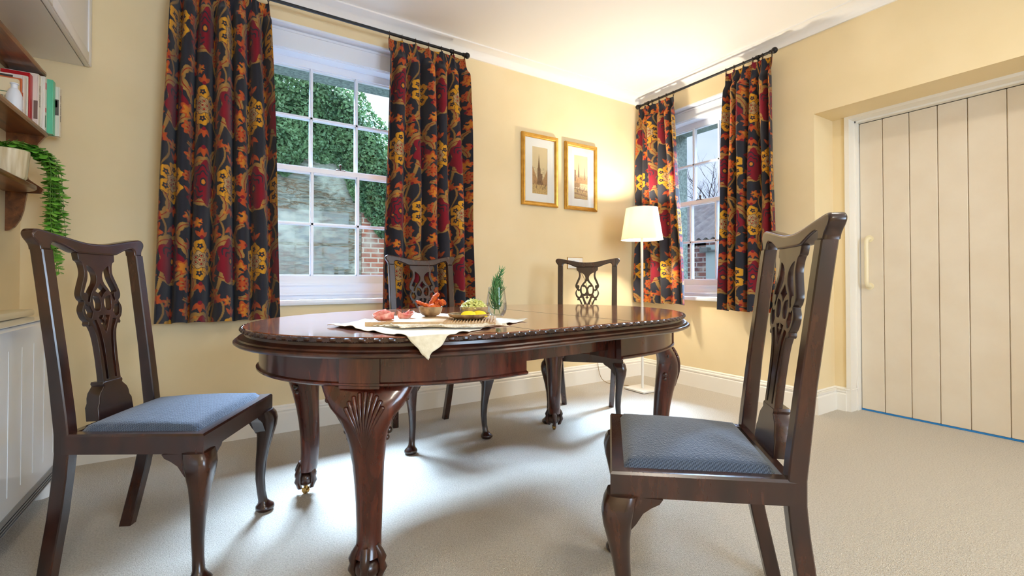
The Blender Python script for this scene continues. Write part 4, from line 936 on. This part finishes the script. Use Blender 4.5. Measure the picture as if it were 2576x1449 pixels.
# ------------------------------------------------------------------ hanging wall shelf with books and plant
ws = empty('wall_shelf', (XL, -.6, 1.5), 0, 'brown wooden hanging wall shelf with shaped ends holding books and a plant', 'shelf'); wo2 = (XL, -.6, 1.5)
def sl(mb): mb.v = [(v[0] - wo2[0], v[1] - wo2[1], v[2] - wo2[2]) for v in mb.v]; return mb
for zt_, dep, thk in ((1.812, .122, .018), (1.545, .130, .020), (1.288, .125, .020)):
    m = MB(); ys_ = np.linspace(-1.10, -.135, 40); pf = []
    ya, yb = -1.10, (-.135 if zt_ > 1.3 else -.20)
    for k in range(40):
        y = ya + (yb - ya) * k / 39; e = min(y - ya, yb - y); q = dep * (1 - max(0, 1 - e / (.035 if zt_ > 1.3 else .10)) ** 2 * (.30 if zt_ > 1.3 else .45)); pf.append((XL + q, y))
    S_ = [[(XL + .001, y, zt_), (x - .004, y, zt_), (x, y, zt_ - .004), (x, y, zt_ - thk + .006), (x - .006, y, zt_ - thk), (XL + .001, y, zt_ - thk)] for x, y in pf]
    m.loft(S_); sl(m).build('shelf_board', M_shelf, ws, True, 40)
def side(yy):
    P_ = [(XL + .001, 1.10)]
    for x, z in ((.012, 1.102), (.030, 1.118), (.046, 1.150), (.056, 1.19), (.066, 1.268), (.110, 1.270), (.118, 1.29), (.070, 1.33), (.050, 1.38), (.060, 1.43), (.092, 1.462), (.100, 1.49), (.122, 1.526), (.124, 1.545), (.080, 1.60), (.058, 1.68), (.066, 1.74), (.095, 1.775), (.118, 1.795), (.120, 1.812), (.090, 1.84), (.050, 1.90), (.020, 1.925)): P_.append((XL + x, z))
    P_.append((XL + .001, 1.925)); m = MB(); m.prism(P_, 1, yy - .010, yy + .004); sl(m).build('shelf_side', M_shelf, ws, False)
side(-.17); side(-1.08)
rr = random.Random(3)
ink = mat('book_ink', rgb(40, 40, 44), .6); paper = mat('book_paper', rgb(238, 230, 210), .8)
def book(y1, th, z0, h, dep, col, label, spine=None, marks=()):
    """upright book; spine faces +x, its far face at y1"""
    b = empty('book', (XL + .01, y1 - th / 2, z0), 0, label, 'book', 'cookery books on the middle shelf'); m_ = mat('book_cover', col, .38)
    m = MB(); m.box(.002, dep - .004, -th / 2 + .0022, th / 2 - .0022, .004, h - .004); m.build('pages', paper, b, False)
    m = MB(); m.box(0, dep - .003, -th / 2, -th / 2 + .0022, 0, h); m.box(0, dep - .003, th / 2 - .0022, th / 2, 0, h); m.bbox(dep - .005, dep, -th / 2, th / 2, 0, h, .0015); m.build('cover', m_, b, True, 30)
    for (kind_, a0, a1, c0, c1, cc, nm) in marks:
        m = MB()
        if kind_ == 'face': m.box(dep * a0, dep * a1, -th / 2 - .0006, -th / 2 + .0001, h * c0, h * c1)
        else: m.box(dep - .0001, dep + .0006, th * (a0 - .5), th * (a1 - .5), h * c0, h * c1)
        m.build(nm, mat('print_ink', cc, .5), b, False)
    return b
def spine_text(b, s_, dep, th, h, size, col, c0=.5):
    cu = bpy.data.curves.new('t', 'FONT'); cu.body = s_; cu.size = size; cu.align_x = 'CENTER'; cu.align_y = 'CENTER'; cu.extrude = .0002
    o = bpy.data.objects.new('tmp', cu); COL.objects.link(o); dg = bpy.context.evaluated_depsgraph_get(); me = bpy.data.meshes.new_from_object(o.evaluated_get(dg)); bpy.data.objects.remove(o)
    return me
def text_part(b, s_, size, col, mtx):
    me = spine_text(b, s_, 0, 0, 0, size, col); me.transform(mtx); link('lettering', me, mat('lettering_ink', col, .5), b, False)
ROT_SP = lambda x, z: Matrix.Translation((x, 0, z)) @ Matrix(((0, 0, 1, 0), (0, 1, 0, 0), (-1, 0, 0, 0), (0, 0, 0, 1)))
ROT_FC = lambda x, y, z: Matrix.Translation((x, y, z)) @ Matrix.Rotation(PI / 2, 4, 'X')
ZS = 1.546
b = book(-.085, .030, 1.548, .226, .142, rgb(236, 228, 214), 'white photo-covered book at the wall end of the row, standing past the shelf end', marks=(('face', .84, .985, .42, .74, rgb(96, 84, 80), 'cover_photo'), ('face', .86, .95, .58, .72, rgb(206, 96, 74), 'cover_photo_detail')))
text_part(b, 'COOK THE GOOD FOOD', .0105, rgb(50, 48, 46), ROT_SP(.1425, .13))
b = book(-.118, .036, ZS, .244, .129, rgb(96, 196, 156), 'mint green book with a dark edge in the row on the middle shelf')
b = book(-.157, .030, ZS, .243, .111, rgb(238, 232, 222), 'white book with pink marks on the spine, just left of the mint green book', marks=(('spine', .2, .6, .78, .90, rgb(204, 90, 110), 'spine_mark'), ('spine', .25, .6, .36, .44, rgb(200, 60, 70), 'spine_mark'), ('spine', .2, .5, .08, .30, rgb(80, 120, 96), 'spine_mark')))
b = book(-.188, .014, ZS, .238, .104, rgb(240, 236, 226), 'thin white book beside the white book with pink marks')
b = book(-.204, .034, ZS, .233, .103, rgb(236, 226, 212), 'white book with a brown cover picture, right of the red book', marks=(('face', .86, .985, .16, .50, rgb(122, 100, 88), 'cover_photo'),))
text_part(b, 'FRESH COOKING', .012, rgb(90, 84, 80), ROT_SP(.1035, .14))
b = book(-.240, .036, ZS, .219, .086, rgb(188, 16, 30), 'tall bright red book, standing out in the middle of the row')
b = book(-.278, .010, ZS, .200, .083, rgb(236, 232, 214), 'slim cream book left of the tall red book')
b = book(-.290, .030, ZS, .190, .080, rgb(234, 224, 216), 'white cookery book with an orange dish and a floral plate on its cover', marks=(('face', .62, .98, .46, .62, rgb(190, 84, 34), 'cover_photo'), ('face', .55, .98, .02, .26, rgb(156, 104, 104), 'cover_photo'), ('face', .05, .6, .88, .97, rgb(70, 62, 56), 'cover_drawing')))
b = book(-.322, .010, ZS, .172, .077, rgb(212, 106, 60), 'thin orange book behind the cream garden book')
b = book(-.334, .020, ZS, .160, .073, rgb(238, 222, 186), 'cream illustrated book with a framed green title, nearest of the row', marks=(('face', .1, .9, .38, .40, rgb(96, 124, 88), 'title_frame'), ('face', .1, .9, .64, .66, rgb(96, 124, 88), 'title_frame'), ('face', .88, .90, .38, .66, rgb(96, 124, 88), 'title_frame')))
text_part(b, 'GARDEN', .016, rgb(96, 92, 80), ROT_FC(.034, -.0106, .083))
m = MB(); m.lathe([(.001, 0), (.020, 0), (.023, .01), (.023, .07), (.016, .09), (.010, .098), (.010, .112), (.013, .114), (.012, .118), (.001, .118)], (-4.010, -.430, ZS), 24)
tag(m.build('ceramic_bottle', M_white, None), 'small white stoppered bottle standing before the cream book on the middle shelf', 'bottle')

# trailing plant
pz = 1.289; ppx, ppy = -4.025, -.415
pot = empty('plant_pot', (ppx, ppy, pz), 0, 'ribbed cream plant pot with a trailing green plant on the lowest shelf', 'plant pot')
m = MB(); n = 72; pr = [(.001, 0), (.044, 0), (.048, .006), (.056, .105), (.057, .112), (.053, .112), (.051, .09), (.001, .088)]; secs = []
for r0_, z in pr: secs.append([((r0_ + (.0014 if (k % 4) < 2 and .005 < z < .11 and r0_ > .04 else 0)) * math.cos(2 * PI * k / n), (r0_ + (.0014 if (k % 4) < 2 and .005 < z < .11 and r0_ > .04 else 0)) * math.sin(2 * PI * k / n), z) for k in range(n)])
m.loft(secs, False); m.build('pot_body', noise_mat('ribbed_cream_ceramic', rgb(232, 220, 190), rgb(196, 176, 132), 60, .5, .1, (1, 1, .05), p0=.4, p1=.75), pot, True, 40)
m = MB(); m.lathe([(.001, .096), (.050, .094)], n=24); m.build('soil', mat('dark_soil', rgb(44, 34, 26), .95), pot)
pl = empty('trailing_plant', (ppx, ppy, pz + .095), 0, 'trailing green plant with round leaves hanging from the pot past the shelf', 'plant')
ms_ = MB(); ml = MB(); r = random.Random(11)
def leaf_round(mb, c_, d_, up, s_):
    d_ = d_.normalized(); sd = d_.cross(up).normalized(); up2 = sd.cross(d_); V = [c_]
    ring = []
    for k in range(9):
        a_ = -PI + 2 * PI * k / 9 + .35; ring.append(c_ + d_ * (s_ * (1 + math.cos(a_))) + sd * (s_ * .82 * math.sin(a_)) + up2 * (-.25 * s_ * (math.sin(a_) ** 2)))
    mid = c_ + d_ * s_ * 1.0 + up2 * .05 * s_; mb.add([mid] + ring, [(0, i + 1, (i + 1) % 9 + 1) for i in range(9)])
for v_ in range(26):
    a_ = r.uniform(-1.0, 1.9) if v_ < 20 else r.uniform(0, 2 * PI); ln = r.uniform(.18, .46) if v_ < 20 else .05
    # vines leave the pot and fall in front of the shelf towards the room / wall side
    sx, sy = r.uniform(-.02, .03), r.uniform(-.03, .03)
    exx = ppx + .072 + r.uniform(0, .055); exy = ppy + r.uniform(.0, .17)
    pts = [(0 + sx, sy, 0), (sx + .02, sy + .01, .045), ((exx - ppx) * .8, (exy - ppy) * .7, .035 - r.random() * .03), (exx - ppx, exy - ppy, -.03), (exx - ppx + r.uniform(-.01, .015), exy - ppy + r.uniform(0, .02), -.03 - ln * .5), (exx - ppx + r.uniform(-.02, .02), exy - ppy + r.uniform(0, .03), -.03 - ln)]
    if v_ >= 20: pts = [(sx, sy, 0), (sx * 1.5, sy * 1.5, .03), (sx * 2.5 + .03 * math.cos(a_), sy * 2.5 + .03 * math.sin(a_), .04 + .02 * r.random())]
    P_ = spline(pts, 10); ms_.tube(P_, .0010, 5)
    acc_ = 0
    for i in range(2, len(P_)):
        acc_ += (P_[i] - P_[i - 1]).length
        if acc_ > .017:
            acc_ = 0; t = (P_[i] - P_[i - 1]).normalized(); th = r.uniform(0, PI)
            for s in (0, 1):
                q = th + s * PI; out = Vector((math.cos(q), math.sin(q), r.uniform(-.5, .1))); leaf_round(ml, P_[i], out, Vector((r.uniform(-.5, .7), r.uniform(-.9, .1), 1)), r.uniform(.0105, .0150))
ms_.build('plant_stem', M_stem, pl); tag(ml.build('plant_leaf', M_leaf, pl, True, 180), kind='stuff')

# ------------------------------------------------------------------ outside
a = MB(); a.box(-14, 16, .45, 16, -.4, -.3); a.box(.46, 16, -10, .45, -.4, -.3)
struct(a, 'trim_4', noise_mat('yard_gravel', rgb(110, 108, 98), rgb(150, 146, 134), 30, .95, .4))
def stone_mat():
    m = mat('slate_rubble', rgb(140, 138, 130), .9, spec=.2); b = m.node_tree.nodes['Principled BSDF']; tc = N(m, 'TexCoord')
    def mapped(sc, off=(0, 0, 0)):
        mp = N(m, 'Mapping'); mp.inputs['Scale'].default_value = sc; mp.inputs['Location'].default_value = off; L(m, tc.outputs['Object'], mp.inputs[0]); return mp.outputs[0]
    n1 = N(m, 'TexNoise', Scale=1.0, Detail=6, Roughness=.65, Distortion=.4); L(m, mapped((2.2, 2.2, 13)), n1.inputs[0])
    r = N(m, 'ValToRGB'); cr = r.color_ramp; cr.elements[0].position = .30; cr.elements[1].position = .72; cr.elements[0].color = (*rgb(74, 68, 60), 1); cr.elements[1].color = (*rgb(176, 172, 160), 1)
    for p, c_ in ((.38, rgb(112, 104, 94)), (.45, rgb(146, 142, 130)), (.50, rgb(126, 94, 70)), (.54, rgb(150, 146, 136)), (.62, rgb(124, 122, 116))): e = cr.elements.new(p); e.color = (*c_, 1)
    L(m, n1.outputs[0], r.inputs[0])
    ve = N(m, 'TexVoronoi', Scale=1.0, feature='DISTANCE_TO_EDGE', Randomness=1.0); L(m, mapped((3.4, 3.4, 17)), ve.inputs[0])
    e1 = N(m, 'ValToRGB'); e1.color_ramp.elements[0].position = .0; e1.color_ramp.elements[1].position = .10; e1.color_ramp.elements[0].color = (.45, .43, .40, 1); e1.color_ramp.elements[1].color = (1, 1, 1, 1); L(m, ve.outputs[0], e1.inputs[0])
    mu = N(m, 'Mix', data_type='RGBA', blend_type='MULTIPLY'); mu.inputs[0].default_value = .8; L(m, r.outputs[0], mu.inputs[6]); L(m, e1.outputs[0], mu.inputs[7])
    s1 = N(m, 'TexNoise', Scale=1.5, Detail=7, Roughness=.7); L(m, mapped((1, 1, 1.6), (3, 1, 2)), s1.inputs[0]); s2 = N(m, 'ValToRGB'); s2.color_ramp.elements[0].position = .50; s2.color_ramp.elements[1].position = .60; s2.color_ramp.elements[1].color = (.75, .75, .75, 1); L(m, s1.outputs[0], s2.inputs[0])
    mo = N(m, 'Mix', data_type='RGBA'); mo.inputs[7].default_value = (*rgb(198, 192, 178), 1); L(m, s2.outputs[0], mo.inputs[0]); L(m, mu.outputs[2], mo.inputs[6]); L(m, mo.outputs[2], b.inputs['Base Color'])
    bp = N(m, 'Bump', Strength=.7, Distance=.03); L(m, n1.outputs[0], bp.inputs['Height']); L(m, bp.outputs[0], b.inputs['Normal'])
    return m
def brick_mat(name, c1, c2, mortar, sc=1.0):
    m = mat(name, c1, .9, spec=.2); b = m.node_tree.nodes['Principled BSDF']; tc = N(m, 'TexCoord'); sp = N(m, 'SeparateXYZ'); cb = N(m, 'CombineXYZ'); ad = N(m, 'Math', operation='ADD')
    L(m, tc.outputs['Object'], sp.inputs[0]); L(m, sp.outputs[0], ad.inputs[0]); L(m, sp.outputs[1], ad.inputs[1]); L(m, ad.outputs[0], cb.inputs[0]); L(m, sp.outputs[2], cb.inputs[1])
    br = N(m, 'TexBrick', Scale=1.0); br.inputs['Brick Width'].default_value = .225 * sc; br.inputs['Row Height'].default_value = .075 * sc; br.inputs['Mortar Size'].default_value = .010 * sc
    br.inputs['Color1'].default_value = (*c1, 1); br.inputs['Color2'].default_value = (*c2, 1); br.inputs['Mortar'].default_value = (*mortar, 1)
    L(m, cb.outputs[0], br.inputs[0]); nz = N(m, 'TexNoise', Scale=4, Detail=5); L(m, tc.outputs['Object'], nz.inputs[0]); mx = N(m, 'Mix', data_type='RGBA'); rr2 = N(m, 'ValToRGB'); rr2.color_ramp.elements[0].position = .5; rr2.color_ramp.elements[1].position = .8; L(m, nz.outputs[0], rr2.inputs[0]); L(m, rr2.outputs[0], mx.inputs[0]); L(m, br.outputs[0], mx.inputs[6]); mx.inputs[7].default_value = (*rgb(196, 184, 172), 1); L(m, mx.outputs[2], b.inputs['Base Color']); return m
GY = 3.0
gw = empty('garden_wall', (-2.3, GY, -.3), 0, 'old slate rubble garden wall with a red brick end, seen through the big window', 'wall')
def gl(mb): mb.v = [(v[0] + 2.3, v[1] - GY, v[2] + .3) for v in mb.v]; return mb
m = MB(); m.box(-7, -1.82, GY, GY + .4, -.3, 2.75); gl(m).build('rubble_stonework', stone_mat(), gw, False)
m = MB(); m.box(-1.82, 3.2, GY - .02, GY + .4, -.3, 2.6); gl(m).build('brickwork', brick_mat('old_red_brick', rgb(176, 100, 78), rgb(150, 92, 78), rgb(196, 176, 160), .85), gw, False)
# ivy: countless leaves
def leaves(n, fn, s0, s1, name, m_, label, cat, core=None, seed=1, parent=None):
    r = np.random.default_rng(seed); C_ = fn(r, n); s_ = r.uniform(s0, s1, n); nr = r.normal(size=(n, 3)) + np.array([0, -.9, .5]); nr /= np.linalg.norm(nr, axis=1)[:, None]
    t = np.cross(nr, r.normal(size=(n, 3))); t /= np.linalg.norm(t, axis=1)[:, None]; b_ = np.cross(nr, t)
    sh = [(-1, 0), (-.35, .8), (.3, .55), (1.1, 0), (.3, -.55), (-.35, -.8)]; V = np.concatenate([(C_ + (t * p[0] + b_ * p[1] + nr * (-.15 if abs(p[1]) > .5 else .1)) * s_[:, None])[:, None, :] for p in sh], 1).reshape(-1, 3)
    Fq = np.concatenate([np.arange(n)[:, None] * 6 + np.array([[0, 1, 2, 3]]), np.arange(n)[:, None] * 6 + np.array([[0, 3, 4, 5]])])
    me = bpy.data.meshes.new(name); me.from_pydata(V.tolist(), [], Fq.tolist()); return me
M_ivy = noise_mat('ivy_leaf', rgb(34, 70, 42), rgb(128, 156, 106), 5, .45, 0, detail=6, p0=.3, p1=.75)
def ivy_fn(r, n):
    x = r.uniform(-4.8, 1.2, n); bot = 1.95 + .12 * np.sin(x * 2.1) + .22 * np.sin(x * 5.3 + 1) - .30 * np.exp(-((x + 1.55) / .35) ** 2) + .35 * np.exp(-((x + 2.95) / .5) ** 2) + .05 * np.sin(x * 17)
    top = 3.50 - .12 * (x + 2.4) - .95 * np.clip(x + 2.1, 0, 1) + .07 * np.sin(x * 3.1) + .05 * np.sin(x * 9) + .03 * np.sin(x * 23); u = r.beta(.95, .95, n); z = bot + (top - bot) * u
    bulge = .10 + .55 * np.sin(np.clip(u, 0, 1) * PI * .9) * (.75 + .25 * np.sin(x * 6 + z * 5)); y = GY - bulge * r.uniform(.55, 1.05, n) + .10 * (u > .9); return np.stack([x, y, z], -1)
me = leaves(85000, ivy_fn, .013, .027, 'ivy', M_ivy, '', ''); o = link('ivy', me, M_ivy, None, False); tag(o, 'dense green ivy hanging over the top of the garden wall', 'ivy', kind='stuff')
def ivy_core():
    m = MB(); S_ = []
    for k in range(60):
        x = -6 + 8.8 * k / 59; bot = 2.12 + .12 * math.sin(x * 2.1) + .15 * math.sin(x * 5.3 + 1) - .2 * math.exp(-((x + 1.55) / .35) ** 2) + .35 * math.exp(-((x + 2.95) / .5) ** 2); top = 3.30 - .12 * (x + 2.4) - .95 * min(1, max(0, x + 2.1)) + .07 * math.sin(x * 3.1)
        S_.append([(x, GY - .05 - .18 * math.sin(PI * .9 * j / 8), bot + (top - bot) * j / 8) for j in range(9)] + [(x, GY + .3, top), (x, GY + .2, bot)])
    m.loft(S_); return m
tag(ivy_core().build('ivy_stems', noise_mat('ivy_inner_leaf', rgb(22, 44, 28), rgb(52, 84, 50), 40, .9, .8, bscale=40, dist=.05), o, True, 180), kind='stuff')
# outbuilding seen through the narrow window
ob = empty('outbuilding', (6, 3.4, -.3), 0, 'brick outbuilding with corrugated grey roof and pale louvred door, seen through the narrow window', 'building')
def bl(mb): mb.v = [(v[0] - 6, v[1] - 3.4, v[2] + .3) for v in mb.v]; return mb
m = MB(); m.box(6, 6.2, 3.49, 5.6, -.3, 1.78); m.box(6.0, 6.2, 1.2, 2.70, -.3, 1.78); m.box(6, 6.2, 1.2, 5.6, 1.66, 1.80); m.box(6.2, 9.5, 1.2, 1.4, -.3, 1.8)
bl(m).build('brick_wall', brick_mat('purple_brick', rgb(140, 96, 92), rgb(120, 88, 90), rgb(178, 170, 172), 1.5), ob, False)
m = MB(); m.box(5.99, 6.03, 2.70, 3.49, -.3, 1.66); bl(m).build('boarded_door', mat('grey_green_paint', rgb(178, 196, 200), .6), ob, False)
m = MB()
for k in range(11): m.box(5.965, 5.99, 2.98, 3.22, .98 + k * .036, .98 + k * .036 + .014)
m.box(5.97, 5.99, 2.95, 2.98, .96, 1.38); m.box(5.97, 5.99, 3.22, 3.25, .96, 1.38)
bl(m).build('louvre_vent', mat('pale_vent', rgb(206, 216, 222), .5), ob, False)
m = MB(); m.box(5.85, 5.98, 3.36, 3.56, 1.50, 1.60); m.tube([(5.86, 3.54, 1.62), (5.86, 3.54, 1.48)], .02, 8); m.box(5.9, 5.98, 2.6, 3.4, 1.50, 1.54); bl(m).build('eaves_bracket', mat('dark_grey_metal', rgb(110, 118, 120), .6), ob, False)
m = MB(); nc = 26; S_ = []
def roof_edge(y): return 1.82
for k in range(nc * 6 + 1):
    y = 1.0 + (5.8 - 1.0) * k / (nc * 6); zc = .028 * math.cos(2 * PI * k / 6)
    top = min(1.0, max(.02, (y - 2.2) / (4.6 - 2.2)))      # hipped end: the roof rises away to the left
    S_.append([(5.86, y, 1.80 + zc), (5.86 + 2.6 * top, y, 1.80 + 1.35 * top + zc), (5.90 + 2.6 * top, y, 1.78 + 1.35 * top + zc), (5.90, y, 1.78 + zc)])
m.loft(S_, True, True); bl(m).build('corrugated_roof', noise_mat('weathered_roof', rgb(138, 134, 138), rgb(170, 166, 168), 5, .9, .2), ob, True, 60)
# bare tree
tr_ = empty('bare_tree', (13, 8.2, -.3), 0, 'bare winter tree against the pale sky beyond the outbuilding', 'tree'); m = MB(); r = random.Random(21)
def branch(p, d, ln, rad, lev):
    n = 4; pts = [p]; q = Vector(p); dd = Vector(d).normalized()
    for i in range(n): dd = (dd + Vector((r.uniform(-.22, .22), r.uniform(-.22, .22), r.uniform(-.06, .18)))).normalized(); q = q + dd * ln / n; pts.append(q.copy())
    m.tube(pts, [rad * (1 - .5 * i / n) for i in range(n + 1)], 5 if lev < 3 else 3)
    if lev < 6:
        for i in range(3 if lev < 4 else 2):
            a_ = (dd + Vector((r.uniform(-.8, .8), r.uniform(-.8, .8), r.uniform(-.25, .6)))).normalized(); branch(pts[-1 - (i % 3)], a_, ln * r.uniform(.6, .82), rad * .55, lev + 1)
branch(Vector((0, 0, 0)), (0, 0, 1), 2.2, .14, 0); m.build('branches', mat('dark_bark', rgb(92, 88, 92), .9), tr_, True, 180)
def hedge_fn(r, n):
    y = r.uniform(3, 16, n); top = 2.9 + .35 * np.sin(y * 1.3) + .25 * np.sin(y * 3.1); z = -.3 + (top + .3) * r.uniform(0, 1, n) ** .7; x = 12.2 - r.uniform(0, 1, n) * .8 * np.sin(np.clip((z + .3) / (top + .3), 0, 1) * PI) + 0 * y; return np.stack([x, y, z], -1)
me = leaves(14000, hedge_fn, .07, .13, 'hedge', None, '', '', seed=4); hd = link('hedge', me, noise_mat('hedge_leaf', rgb(84, 104, 84), rgb(136, 150, 124), 3, .7, 0), None, False); tag(hd, 'distant green hedge behind the corrugated roof', 'hedge', kind='stuff')
